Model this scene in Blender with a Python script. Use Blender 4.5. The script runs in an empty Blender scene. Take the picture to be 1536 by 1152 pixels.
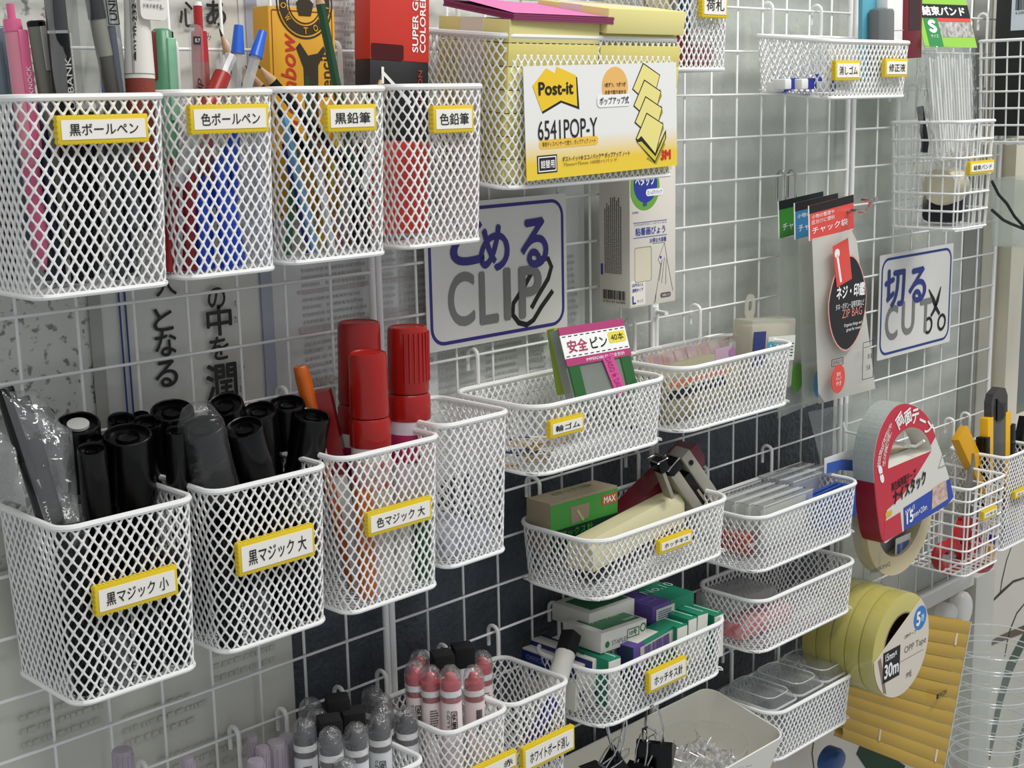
import bpy, bmesh, math, random
import numpy as np
from mathutils import Vector, Matrix
random.seed(7)
SC = bpy.context.scene
COL = SC.collection
PI = math.pi
# ------------------------------------------------------------------ camera (calibrated on the 5 cm wire grid)
CAM_C = Vector((-0.47688, -1.01829, 0.15343))
CAM_R = Vector((0.70848917, -0.70541887, -0.02067153))
CAM_D = Vector((-0.15392337, -0.12587454, -0.98003224))
CAM_F = Vector((0.68873122, 0.69752406, -0.1977612))
FPX = 2105.215
cd = bpy.data.cameras.new('camera'); cam = bpy.data.objects.new('camera', cd); COL.objects.link(cam)
cd.sensor_width = 36.0; cd.lens = FPX * 36.0 / 1536.0; cd.clip_start = 0.01
U = -CAM_D; B = -CAM_F
cam.matrix_world = Matrix(((CAM_R.x, U.x, B.x, CAM_C.x), (CAM_R.y, U.y, B.y, CAM_C.y), (CAM_R.z, U.z, B.z, CAM_C.z), (0, 0, 0, 1)))
SC.camera = cam
def P(px, py, y):
    """world point seen at a photo pixel, at depth y in front of (-) or behind (+) the wire grid"""
    d = CAM_R * ((px - 768) / FPX) + CAM_D * ((py - 576) / FPX) + CAM_F
    return CAM_C + d * ((y - CAM_C.y) / d.y)
def PZ(px, py, z):
    d = CAM_R * ((px - 768) / FPX) + CAM_D * ((py - 576) / FPX) + CAM_F
    return CAM_C + d * ((z - CAM_C.z) / d.z)
# ------------------------------------------------------------------ light
w = bpy.data.worlds.new('world'); SC.world = w; w.use_nodes = True
w.node_tree.nodes['Background'].inputs[0].default_value = (0.92, 0.96, 1.0, 1)
w.node_tree.nodes['Background'].inputs[1].default_value = 0.42
def area(name, loc, target, sx, sy, power, col):
    l = bpy.data.lights.new(name, 'AREA'); l.shape = 'RECTANGLE'; l.size = sx; l.size_y = sy; l.energy = power; l.color = col
    o = bpy.data.objects.new(name, l); COL.objects.link(o); o.location = loc
    o.rotation_euler = (Vector(target) - Vector(loc)).to_track_quat('-Z', 'Y').to_euler()
    return o
area('ceiling_light', (1.55, -0.95, 1.45), (1.45, -0.55, 0), 1.2, 0.3, 27, (1, 0.985, 0.95))
area('ceiling_light', (0.05, -1.25, 1.45), (0.25, -0.6, 0), 1.2, 0.3, 13, (1, 0.985, 0.95))
SC.view_settings.view_transform = 'Standard'; SC.view_settings.look = 'None'
SC.view_settings.exposure = 0.08; SC.view_settings.gamma = 1.0; SC.view_settings.use_curve_mapping = False
SC.cycles.use_denoising = True
SC.cycles.transparent_max_bounces = 16
SC.cycles.max_bounces = 8
# ------------------------------------------------------------------ materials
MATS = {}
def srgb(c):
    if isinstance(c, str): c = tuple(int(c[i:i + 2], 16) / 255 for i in (0, 2, 4))
    return tuple(x / 12.92 if x <= 0.04045 else ((x + 0.055) / 1.055) ** 2.4 for x in c) + (1,)
def mat(name, col, rough=0.5, metal=0.0, spec=0.5, noise=0, nscale=60, bump=0, bscale=400, coat=0, col2=None, trans=0, bdist=0.001):
    if name in MATS: return MATS[name]
    m = bpy.data.materials.new(name); m.use_nodes = True; nt = m.node_tree; b = nt.nodes['Principled BSDF']
    b.inputs['Base Color'].default_value = srgb(col); b.inputs['Roughness'].default_value = rough
    b.inputs['Metallic'].default_value = metal; b.inputs['Specular IOR Level'].default_value = spec
    b.inputs['Coat Weight'].default_value = coat
    if trans: b.inputs['Subsurface Weight'].default_value = 0.0
    tc = nt.nodes.new('ShaderNodeTexCoord')
    if noise or col2:
        n = nt.nodes.new('ShaderNodeTexNoise'); n.inputs['Scale'].default_value = nscale; n.inputs['Detail'].default_value = 5
        nt.links.new(tc.outputs['Object'], n.inputs['Vector'])
        mx = nt.nodes.new('ShaderNodeMix'); mx.data_type = 'RGBA'
        c = srgb(col); c2 = srgb(col2) if col2 else tuple(max(0, x * (1 - noise)) for x in c[:3]) + (1,)
        mx.inputs['A'].default_value = c; mx.inputs['B'].default_value = c2
        rp = nt.nodes.new('ShaderNodeMapRange'); rp.inputs['From Min'].default_value = 0.35; rp.inputs['From Max'].default_value = 0.65
        nt.links.new(n.outputs['Fac'], rp.inputs['Value']); nt.links.new(rp.outputs['Result'], mx.inputs['Factor'])
        nt.links.new(mx.outputs['Result'], b.inputs['Base Color'])
    if bump:
        n2 = nt.nodes.new('ShaderNodeTexNoise'); n2.inputs['Scale'].default_value = bscale; n2.inputs['Detail'].default_value = 4
        nt.links.new(tc.outputs['Object'], n2.inputs['Vector'])
        bp = nt.nodes.new('ShaderNodeBump'); bp.inputs['Strength'].default_value = bump; bp.inputs['Distance'].default_value = bdist
        nt.links.new(n2.outputs['Fac'], bp.inputs['Height']); nt.links.new(bp.outputs['Normal'], b.inputs['Normal'])
    MATS[name] = m; return m
def clear(name, tint='ffffff', haze=0.10, rough=0.08, bump=0.0, bscale=60, gloss=1.0):
    """thin clear plastic: transparent, a little milky, fresnel gloss"""
    if name in MATS: return MATS[name]
    m = bpy.data.materials.new(name); m.use_nodes = True; nt = m.node_tree; nt.nodes.clear()
    out = nt.nodes.new('ShaderNodeOutputMaterial'); tr = nt.nodes.new('ShaderNodeBsdfTransparent'); tr.inputs[0].default_value = srgb(tint)
    d0 = nt.nodes.new('ShaderNodeBsdfDiffuse'); d0.inputs[0].default_value = srgb(tint); t0 = nt.nodes.new('ShaderNodeBsdfTranslucent'); t0.inputs[0].default_value = srgb(tint)
    df = nt.nodes.new('ShaderNodeMixShader'); df.inputs[0].default_value = 0.4; nt.links.new(d0.outputs[0], df.inputs[1]); nt.links.new(t0.outputs[0], df.inputs[2])
    gl = nt.nodes.new('ShaderNodeBsdfGlossy'); gl.inputs['Roughness'].default_value = rough
    fr = nt.nodes.new('ShaderNodeLayerWeight'); fr.inputs['Blend'].default_value = 0.5; pw = nt.nodes.new('ShaderNodeMath'); pw.operation = 'POWER'; pw.inputs[1].default_value = 4.0; ma = nt.nodes.new('ShaderNodeMath'); ma.operation = 'MULTIPLY_ADD'; ma.inputs[1].default_value = 0.55; ma.inputs[2].default_value = 0.045
    nt.links.new(fr.outputs['Facing'], pw.inputs[0]); nt.links.new(pw.outputs[0], ma.inputs[0])
    m1 = nt.nodes.new('ShaderNodeMixShader'); m1.inputs[0].default_value = haze
    m2 = nt.nodes.new('ShaderNodeMixShader')
    nt.links.new(tr.outputs[0], m1.inputs[1]); nt.links.new(df.outputs[0], m1.inputs[2])
    mul = nt.nodes.new('ShaderNodeMath'); mul.operation = 'MULTIPLY'; mul.inputs[1].default_value = gloss; mul.use_clamp = True
    nt.links.new(ma.outputs[0], mul.inputs[0]); nt.links.new(mul.outputs[0], m2.inputs[0])
    nt.links.new(m1.outputs[0], m2.inputs[1]); nt.links.new(gl.outputs[0], m2.inputs[2]); nt.links.new(m2.outputs[0], out.inputs[0])
    if bump:
        tc = nt.nodes.new('ShaderNodeTexCoord'); n2 = nt.nodes.new('ShaderNodeTexNoise'); n2.inputs['Scale'].default_value = bscale
        n2.inputs['Distortion'].default_value = 1.5
        nt.links.new(tc.outputs['Object'], n2.inputs['Vector'])
        bp = nt.nodes.new('ShaderNodeBump'); bp.inputs['Strength'].default_value = bump; bp.inputs['Distance'].default_value = 0.004
        nt.links.new(n2.outputs['Fac'], bp.inputs['Height'])
        nt.links.new(bp.outputs['Normal'], gl.inputs['Normal']); nt.links.new(bp.outputs['Normal'], fr.inputs['Normal'])
    MATS[name] = m; return m
WHITE = mat('white_powder_coat', 'f2f2f0', 0.38, spec=0.5)
YEL = mat('yellow_holder', 'e6c81c', 0.45)
PAPER = mat('tag_paper', 'f3efe6', 0.7)
INK = mat('black_ink', '141414', 0.6)
BLACK = mat('black_plastic', '060607', 0.26, spec=0.35)
CHROME = mat('chrome', 'c9c9c9', 0.18, metal=1.0)
WPRINT = mat('white_print', 'f4f4f2', 0.6)
CLEAR = clear('clear_plastic', 'fafbfb', 0.12)
BAG = clear('cellophane_bag', 'fafbfb', 0.10, 0.12, bump=0.6, bscale=60, gloss=2.2)
EDGE = clear('edge_highlight', 'fafbfb', 0.55, 0.08, gloss=1.5)  # whitish tone that paints highlights along clear plastic edges
# ------------------------------------------------------------------ geometry helpers
I4 = Matrix.Identity(4)
def frame(o, x, y):
    x = Vector(x).normalized(); z = x.cross(Vector(y)).normalized(); y = z.cross(x)
    m = Matrix.Identity(4)
    for i in range(3): m[i][0] = x[i]; m[i][1] = y[i]; m[i][2] = z[i]; m[i][3] = o[i]
    return m
def front(o, roll=0):      # frame facing the room: x to the right, y up, z out of the wall
    return frame(o, (math.cos(roll), 0, math.sin(roll)), (-math.sin(roll), 0, math.cos(roll)))
def axis(a, b, up=(0, -1, 0.13)):   # z from a towards b
    z = (Vector(b) - Vector(a)).normalized(); u = Vector(up)
    x = u.cross(z).normalized(); y = z.cross(x)
    m = Matrix.Identity(4)
    for i in range(3): m[i][0] = x[i]; m[i][1] = y[i]; m[i][2] = z[i]; m[i][3] = a[i]
    return m
class MB:
    def __init__(s): s.v = []; s.f = []
    def add(s, vs, fs, M=None):
        n = len(s.v)
        s.v += [tuple(M @ Vector(v)) for v in vs] if M is not None else [tuple(v) for v in vs]
        s.f += [tuple(i + n for i in f) for f in fs]; return s
    def box(s, c, d, M=None, bev=0.0):
        bm = bmesh.new(); bmesh.ops.create_cube(bm, size=1)
        for v in bm.verts: v.co = Vector((v.co.x * d[0] + c[0], v.co.y * d[1] + c[1], v.co.z * d[2] + c[2]))
        if bev: bmesh.ops.bevel(bm, geom=bm.edges[:], offset=bev, segments=2, profile=0.5, affect='EDGES')
        bm.verts.index_update(); s.add([v.co.copy() for v in bm.verts], [[v.index for v in f.verts] for f in bm.faces], M); bm.free(); return s
    def tube(s, pts, r, n=8, closed=False, M=None):
        pts = [Vector(p) for p in pts]; N = len(pts); vs = []; fs = []
        t0 = (pts[1] - pts[0]).normalized()
        ref = Vector((0, 0, 1)) if abs(t0.z) < 0.9 else Vector((1, 0, 0))
        nx = t0.cross(ref).normalized()
        for i, p in enumerate(pts):
            if closed: t = (pts[(i + 1) % N] - pts[i - 1]).normalized()
            else: t = (pts[min(i + 1, N - 1)] - pts[max(i - 1, 0)]).normalized()
            nx = (nx - t * nx.dot(t)).normalized(); ny = t.cross(nx)
            rr = r[i] if isinstance(r, (list, tuple)) else r
            for k in range(n):
                a = 2 * PI * k / n; vs.append(p + (nx * math.cos(a) + ny * math.sin(a)) * rr)
        for i in range(N if closed else N - 1):
            j = (i + 1) % N
            for k in range(n): fs.append((i * n + k, i * n + (k + 1) % n, j * n + (k + 1) % n, j * n + k))
        if not closed: fs.append(tuple(range(n))[::-1]); fs.append(tuple((N - 1) * n + k for k in range(n)))
        return s.add(vs, fs, M)
    def lathe(s, prof, n=24, M=None, cap0=True, cap1=True, sy=1.0):
        vs = []; fs = []
        for (r, z) in prof:
            for k in range(n): a = 2 * PI * k / n; vs.append((r * math.cos(a), r * math.sin(a) * sy, z))
        for i in range(len(prof) - 1):
            for k in range(n): fs.append((i * n + k, i * n + (k + 1) % n, (i + 1) * n + (k + 1) % n, (i + 1) * n + k))
        if cap0: fs.append(tuple(range(n))[::-1])
        if cap1: fs.append(tuple((len(prof) - 1) * n + k for k in range(n)))
        return s.add(vs, fs, M)
    def prism(s, poly, z0, z1, M=None):
        n = len(poly); vs = [(p[0], p[1], z0) for p in poly] + [(p[0], p[1], z1) for p in poly]
        fs = [tuple(range(n))[::-1], tuple(range(n, 2 * n))] + [(i, (i + 1) % n, n + (i + 1) % n, n + i) for i in range(n)]
        return s.add(vs, fs, M)
    def ring(s, outer, inner, z0, z1, M=None):
        n = len(outer); vs = []
        for z in (z0, z1): vs += [(p[0], p[1], z) for p in outer] + [(p[0], p[1], z) for p in inner]
        fs = []
        for i in range(n):
            j = (i + 1) % n
            fs += [(i, n + i, n + j, j), (2 * n + i, 2 * n + j, 3 * n + j, 3 * n + i), (i, j, 2 * n + j, 2 * n + i), (n + i, 3 * n + i, 3 * n + j, n + j)]
        return s.add(vs, fs, M)
    def grid(s, fn, nu, nv, M=None):
        vs = [fn(i / nu, j / nv) for j in range(nv + 1) for i in range(nu + 1)]
        fs = [(j * (nu + 1) + i, j * (nu + 1) + i + 1, (j + 1) * (nu + 1) + i + 1, (j + 1) * (nu + 1) + i) for j in range(nv) for i in range(nu)]
        return s.add(vs, fs, M)
    def mesh(s, name):
        me = bpy.data.meshes.new(name); me.from_pydata(s.v, [], s.f); me.update(); return me
def obj(name, mb, m, parent=None, smooth=True, ang=40):
    me = mb.mesh(name) if isinstance(mb, MB) else mb
    if isinstance(mb, MB):
        if smooth: me.shade_smooth(); me.set_sharp_from_angle(angle=math.radians(ang))
        me.materials.append(m)
    o = bpy.data.objects.new(name, me); COL.objects.link(o)
    if parent: o.parent = parent
    return o
def tagp(o, label, cat, group=None, kind=None):
    if label: o['label'] = label
    if cat: o['category'] = cat
    if group: o['group'] = group
    if kind: o['kind'] = kind
    return o
def thing(name, label, cat, M=None, group=None):
    o = bpy.data.objects.new(name, None); o.empty_display_size = 0.01; COL.objects.link(o)
    if M is not None: o.matrix_world = M if isinstance(M, Matrix) else Matrix.Translation(M)
    return tagp(o, label, cat, group)
def struct(name, mb, m, smooth=False):
    o = obj(name, mb, m, None, smooth); o['kind'] = 'structure'; return o
def rrect(w, h, r, n=5, cx=0, cy=0):
    out = []
    for (sx, sy, a0) in ((1, 1, 0), (-1, 1, PI / 2), (-1, -1, PI), (1, -1, 1.5 * PI)):
        for k in range(n + 1):
            a = a0 + PI / 2 * k / n
            out.append((cx + sx * (w / 2 - r) + r * math.cos(a), cy + sy * (h / 2 - r) + r * math.sin(a)))
    return out
_tc = bpy.data.curves.new('lettering', 'FONT'); _to = bpy.data.objects.new('lettering', _tc)
_tcache = {}
def text(name, body, w, h, M, m, parent=None, bold=0.0, keep=False, z=0.0004, shear=0.0):
    """lettering as flat geometry fitted to a w x h field centred in frame M"""
    key = (body, bold, shear)
    if key not in _tcache:
        _tc.body = body; _tc.resolution_u = 5 if len(body) == 1 else 3; _tc.shear = shear
        COL.objects.link(_to)
        dg = bpy.context.evaluated_depsgraph_get(); dg.update()
        me = bpy.data.meshes.new_from_object(_to.evaluated_get(dg)); COL.objects.unlink(_to)
        v = np.empty(len(me.vertices) * 3); me.vertices.foreach_get('co', v); v = v.reshape(-1, 3)
        fs = [tuple(p.vertices) for p in me.polygons]; bpy.data.meshes.remove(me)
        if bold:
            n0 = len(v); offs = ((0, 0), (bold, 0), (-bold, 0), (0, bold), (0, -bold)); v = np.concatenate([v + np.array((ox_, oy_, 3e-5 * k_)) for k_, (ox_, oy_) in enumerate(offs)])
            fs = [tuple(i + n0 * k for i in f) for k in range(5) for f in fs]
        _tcache[key] = (v, fs)
    v, fs = _tcache[key]
    mn, mx = v.min(0), v.max(0); sx = w / (mx[0] - mn[0]); sy = h / (mx[1] - mn[1])
    if keep: sx = sy = min(sx, sy)
    q = [((p[0] - (mn[0] + mx[0]) / 2) * sx, (p[1] - (mn[1] + mx[1]) / 2) * sy, z + p[2]) for p in v]
    mb = MB().add(q, fs, M)
    return obj(name, mb, m, parent, smooth=False)
def L(x, y, z=0, rz=0):
    return Matrix.Translation((x, y, z)) @ Matrix.Rotation(rz, 4, 'Z')
def plate(name, x0, y0, x1, y1, m, parent, z=0.0003, M=I4, t=0.0002):
    return obj(name, MB().box(((x0 + x1) / 2, (y0 + y1) / 2, z), (abs(x1 - x0), abs(y1 - y0), t), M), m, parent, smooth=False)
def bars(name, x0, y0, x1, y1, n, m, parent, M=I4, vert=True, z=0.0004, seed=1, fill=0.5):
    """barcode stripes or unreadable small print lines, flat geometry"""
    rnd = random.Random(seed); mb = MB()
    for k in range(n):
        a = k / n; b = a + (rnd.uniform(0.25, 0.85) if fill == 0.5 else fill) / n
        if vert: mb.box(((x0 + (x1 - x0) * (a + b) / 2), (y0 + y1) / 2, z), (abs(x1 - x0) * (b - a), abs(y1 - y0), 0.0001), M)
        else:
            xe = x0 + (x1 - x0) * rnd.uniform(0.8, 1.0); xx = x0; yy = y0 + (y1 - y0) * (a + b) / 2
            while abs(xx - x0) < abs(xe - x0):
                l = abs(y1 - y0) * (b - a) * rnd.uniform(0.5, 1.6); sg = 1 if xe > x0 else -1
                mb.box((xx + sg * l / 2, yy, z), (l, abs(y1 - y0) * (b - a), 0.0001), M); xx += sg * l * 1.35
    return obj(name, mb, m, parent, smooth=False)
# ------------------------------------------------------------------ setting
def slab(x0, x1, y0, y1, z0, z1): return MB().box(((x0 + x1) / 2, (y0 + y1) / 2, (z0 + z1) / 2), (x1 - x0, y1 - y0, z1 - z0))
M_WALL = mat('plaster_wall', 'b9bdb6', 0.75, noise=0.08, nscale=30, bump=0.35, bscale=160, bdist=0.002)
M_WALLP = mat('pale_wallpaper', 'd3cec2', 0.8, noise=0.06, nscale=9, bump=0.1, bscale=300)
struct('wall_back', slab(-1.2, 1.54, 0.028, 0.07, -0.615, 1.3), M_WALL)
struct('wall_right', slab(-1.2, 3.0, 0.072, 0.10, -1.6, 1.3), M_WALLP)
struct('trim_1', slab(1.54, 1.597, 0.026, 0.071, -0.62, 1.3), mat('grey_strip', '8f918a', 0.6, noise=0.06, nscale=20))
struct('trim_2', slab(1.597, 1.648, 0.024, 0.071, -0.62, 1.3), mat('beige_strip', 'b7b3a6', 0.6, noise=0.05, nscale=15))
t3 = struct('trim_3', slab(1.654, 1.700, 0.004, 0.071, -0.405, 1.3), mat('cream_post', 'd9d3c0', 0.5, noise=0.05, nscale=12))
struct('trim_4', slab(1.60, 1.665, 0.01, 0.071, -1.6, -0.63), mat('grey_pillar', 'c6c4bc', 0.55, noise=0.06, nscale=14))
struct('trim_5', slab(-1.2, 1.66, 0.014, 0.071, -0.642, -0.616), mat('metal_rail', 'd8d6ce', 0.45))
struct('trim_6', slab(1.70, 2.2, 0.02, 0.071, -0.425, -0.395), MATS['cream_post'])
win = bpy.data.objects.new('window_1', MB().box((1.96, 0.055, 0.2), (0.52, 0.006, 1.2)).mesh('window_1'))
COL.objects.link(win); win['kind'] = 'structure'; win.data.materials.append(mat('dark_window_glass', '5d6664', 0.15))
# dark slate board behind the lower baskets
brd = thing('notice_board', 'dark slate textured board on the wall behind the lower baskets', 'board', (0.6, 0.024, -0.4))
obj('board', MB().box((0, 0, 0), (1.15, 0.006, 0.41)), mat('slate_board', '444a52', 0.36, noise=0.3, nscale=25, bump=0.8, bscale=170, bdist=0.004), brd)
# ------------------------------------------------------------------ papers behind the grid
PAPERG = mat('poster_paper', 'dcdcd4', 0.22, noise=0.06, nscale=10, bump=0.5, bscale=70, bdist=0.0015)
NEWS = mat('printed_sheet', 'e0e2e0', 0.45, noise=0.05, nscale=14, bump=0.35, bscale=60, bdist=0.0015)
GREYINK = mat('faint_grey_ink', 'bcbdba', 0.8)
def sheet(name, label, x0, x1, z0, z1, y, m, sleeve=False):
    t = thing(name, label, 'poster', ((x0 + x1) / 2, y, (z0 + z1) / 2))
    W, H = x1 - x0, z1 - z0
    obj('paper', MB().grid(lambda u, v: ((u - .5) * W, 0.0012 * math.sin(u * 9 + v * 4) , (v - .5) * H), 24, 24), m, t)
    return t, front((0, 0, 0))
BRUSH = mat('brush_ink', '2e2e2c', 0.7)
# speckled poster at the far left
SPK = mat('speckled_paper', 'd6d6ce', 0.3, col2='85877f', nscale=130, bump=0.5, bscale=90, bdist=0.0015)
for n_ in SPK.node_tree.nodes:
    if n_.type == 'MAP_RANGE': n_.inputs['From Min'].default_value = 0.56; n_.inputs['From Max'].default_value = 0.64
t, F = sheet('poster', 'speckled grey and white poster behind the grid beside the calligraphy sheet', -0.25, 0.070, -0.35, 0.33, 0.017, SPK)
# calligraphy poster
t, F = sheet('calligraphy_sheet', 'calligraphy sheet with brush-written Japanese lines and a double blue rule', 0.066, 0.230, -0.22, 0.33, 0.015, PAPERG)
cx, cz = 0.148, 0.055
for i, (ch, px, py, s) in enumerate((('人', 247, 425, 0.02), ('と', 243, 479, 0.019), ('な', 247, 515, 0.021), ('る', 248, 560, 0.022), ('の', 323, 447, 0.018), ('中', 327, 480, 0.026), ('を', 327, 522, 0.02), ('潤', 331, 572, 0.032), ('心', 282, 22, 0.02), ('あ', 322, 20, 0.02))):
    q = P(px, py, 0.0135); text('lettering', ch, s, s * 1.05, front((q.x - cx, q.y - 0.015 - 0.0015, q.z - cz)), BRUSH, t, bold=0.02)
for i, (px, py) in enumerate(((353, 455), (353, 478), (361, 550), (361, 565), (361, 582), (309, 25), (311, 55))):
    q = P(px, py, 0.0135); text('lettering', 'なかうるおすみち'[i], 0.005, 0.006, front((q.x - cx, q.y - 0.0165, q.z - cz)), BRUSH, t)
for px in (177, 186):
    q = P(px + 5, 500, 0.0135); obj('blue_rule', MB().box((q.x - cx, -0.0018, 0), (0.0015, 0.0003, 0.53)), mat('blue_rule_ink', '24408a', 0.6), t)
q0, q1 = P(140, 500, 0.0135), P(157, 500, 0.0135)
obj('grey_margin', MB().box(((q0.x + q1.x) / 2 - cx - 0.002, -0.0016, 0), (0.011, 0.0003, 0.53)), mat('margin_grey', 'a6a69e', 0.6), t)
# newspaper-like sheets
t, F = sheet('printed_sheet', 'newsprint sheet with columns of faint small type above the red markers', 0.226, 0.438, -0.235, 0.33, 0.014, NEWS)
for k, (a, b) in enumerate(((-0.055, -0.03), (-0.028, 0.02), (0.025, 0.055), (0.06, 0.095))):
    bars('small_print', a, -0.19, b, 0.24, 64, GREYINK, t, front((0, -0.0016, 0)), vert=False, seed=k + 3, fill=0.42)
obj('blue_margin', MB().box((-0.094, -0.0016, 0), (0.012, 0.0003, 0.54)), mat('pale_blue_margin', 'a9aebb', 0.5), t)
for k, (z, h) in enumerate(((-0.095, 0.006), (-0.145, 0.004), (-0.06, 0.003))):
    obj('pink_rule', MB().box((0.02, -0.0017, z), (0.16, 0.0003, h)), mat('pale_pink_band', 'c8bcba', 0.6), t)
t, F = sheet('printed_sheet', 'newsprint sheet pinned behind the sign that reads CLIP', 0.434, 0.66, -0.225, 0.33, 0.017, NEWS)
for k, (a, b) in enumerate(((-0.105, -0.05), (-0.04, 0.01), (0.02, 0.05), (0.06, 0.1))):
    bars('small_print', a, -0.2, b, -0.06, 20, GREYINK, t, front((0, -0.0016, 0)), vert=False, seed=k + 13, fill=0.42)
t, F = sheet('printed_sheet', 'pale grey printed sheet pinned below the baskets of black markers', -0.25, 0.243, -0.62, -0.20, 0.0115, mat('grey_sheet', 'd0d0c5', 0.55, noise=0.06, nscale=16, bump=0.45, bscale=50, bdist=0.002))
for k, (a, b, z) in enumerate(((-0.02, 0.06, 0.06), (0.07, 0.15, 0.03), (0.16, 0.23, 0.06), (-0.02, 0.09, -0.03), (0.1, 0.2, -0.02))):
    bars('small_print', a, z, b, z + 0.035, 3, mat('faint_print', 'bebeb4', 0.8), t, front((0, -0.0016, 0)), vert=False, seed=k + 31, fill=0.4)
# ------------------------------------------------------------------ wire grid panels
def panel(label, x0, x1, cols, zoff, z0, z1):
    t = thing('wire_grid_panel', label, 'wire grid', ((x0 + x1) / 2, 0, z0)); ox = (x0 + x1) / 2
    hv = z1 - z0
    mv = MB().tube([(0, 0, 0), (0, 0, hv)], 0.0014, 8).mesh('wire'); mv.shade_smooth(); mv.materials.append(WHITE)
    mh = MB().tube([(-(x1 - x0) / 2, 0, 0), ((x1 - x0) / 2, 0, 0)], 0.0014, 8).mesh('wire'); mh.shade_smooth(); mh.materials.append(WHITE)
    for c in cols: o = obj('wire', mv, None, t); o.location = (c - ox, 0.0014, 0)
    z = zoff
    while z < z1: z += 0.05
    while z > z1 - 0.01: z -= 0.05
    while z > z0 + 0.02: o = obj('wire', mh, None, t); o.location = (0, -0.0014, z - z0); z -= 0.05
    for x in (x0, x1): obj('frame_bar', MB().tube([(x - ox, 0, 0), (x - ox, 0, hv)], 0.0034, 10), WHITE, t)
    for z in (0, hv): obj('frame_bar', MB().tube([(x0 - ox, 0, z), (x1 - ox, 0, z)], 0.0034, 10), WHITE, t)
    return t
GRIDS = [(-0.15, 0.3478, [-0.1 + .05 * k for k in range(9)], 0.0), (0.3556, 0.7555, [0.403 + .05 * k for k in range(7)], 0.0028),
         (0.763, 1.158, [0.816 + .05 * k for k in range(7)], 0.005), (1.172, 1.588, [1.235 + .05 * k for k in range(7)], 0.007)]
for g, lab in zip(GRIDS, ('white wire grid panel holding the baskets of pens and black markers', 'white wire grid panel behind the sign that reads CLIP', 'white wire grid panel with the bare wires beside the adhesive-pin box', 'white wire grid panel behind the sign that reads CUT')):
    panel(lab, g[0], g[1], g[2], g[3], -0.605, 0.41)
def wire_above(x, z):
    for (a, b, c, zo) in GRIDS:
        if x <= b + 0.008:
            zz = zo + 10
            n = math.ceil((z + 0.012 - zo) / 0.05); return zo + n * 0.05
    return z + 0.03
q = P(982, 467, 0)
t = thing('joint_clip', 'small white clip joining two grid panels under the adhesive-pin box', 'clip', (0.7593, 0, q.z))
obj('sleeve', MB().lathe([(0.0, -0.006), (0.006, -0.006), (0.006, 0.006), (0.0, 0.006)], 16), WHITE, t); obj('pin', MB().tube([(0, -0.004, 0), (-0.004, -0.022, 0)], 0.0028, 10), WHITE, t)
# ------------------------------------------------------------------ baskets
def tile_template(w, h, d=0.00085):
    a, b = w / 2, h / 2; hy = math.hypot(a, b); ai = a - d * hy / b; bi = b - d * hy / a
    out = [(a, 0), (a / 2, b / 2), (0, b), (-a / 2, b / 2), (-a, 0), (-a / 2, -b / 2), (0, -b), (a / 2, -b / 2)]
    k = 0.55
    inn = [(ai * .97, 0), (ai * k, bi * k), (0, bi * .95), (-ai * k, bi * k), (-ai * .97, 0), (-ai * k, -bi * k), (0, -bi * .95), (ai * k, -bi * k)]
    return np.array(out), np.array(inn)
TF = np.array([[i, (i + 1) % 8, 8 + (i + 1) % 8, 8 + i] for i in range(8)] + [[16 + (i + 1) % 8, 16 + i, 24 + i, 24 + (i + 1) % 8] for i in range(8)] + [[8 + i, 8 + (i + 1) % 8, 24 + (i + 1) % 8, 24 + i] for i in range(8)])
def fast_mesh(name, V, Fq, m):
    me = bpy.data.meshes.new(name); me.vertices.add(len(V)); me.vertices.foreach_set('co', V.astype(np.float32).ravel())
    me.loops.add(Fq.size); me.loops.foreach_set('vertex_index', Fq.astype(np.int32).ravel())
    me.polygons.add(len(Fq)); me.polygons.foreach_set('loop_start', np.arange(0, Fq.size, 4, dtype=np.int32))
    me.update(calc_edges=True); me.shade_smooth(); me.materials.append(m); return me
def tiles_to_mesh(name, centers, w, h, fn, umax, vmax, m, wrap):
    out, inn = tile_template(w, h); T = np.concatenate([out, inn])
    UV = (centers[:, None, :] + T[None, :, :])
    UV[..., 1] = np.clip(UV[..., 1], 0, vmax)
    if not wrap: UV[..., 0] = np.clip(UV[..., 0], 0, umax)
    pos, nor = fn(UV[..., 0].ravel(), UV[..., 1].ravel()); pos = pos.reshape(-1, 16, 3); nor = nor.reshape(-1, 16, 3)
    th = 0.0007
    V = np.concatenate([pos + nor * th, pos - nor * th], 1).reshape(-1, 3)
    Fq = (np.arange(len(centers))[:, None, None] * 32 + TF[None]).reshape(-1, 4)
    return fast_mesh(name, V, Fq, m)
def path_round(X0, X1, Yf, Yb, r, n=6):
    """closed rounded rectangle, starts mid back, runs left-front-right"""
    pts = []
    for (cx, cy, a0) in ((X0 + r, Yb - r, PI / 2), (X0 + r, Yf + r, PI), (X1 - r, Yf + r, 1.5 * PI), (X1 - r, Yb - r, 0)):
        for k in range(n + 1):
            a = a0 + PI / 2 * k / n; pts.append((cx + r * math.cos(a), cy + r * math.sin(a)))
    return np.array(pts)
BASK = {}
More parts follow.
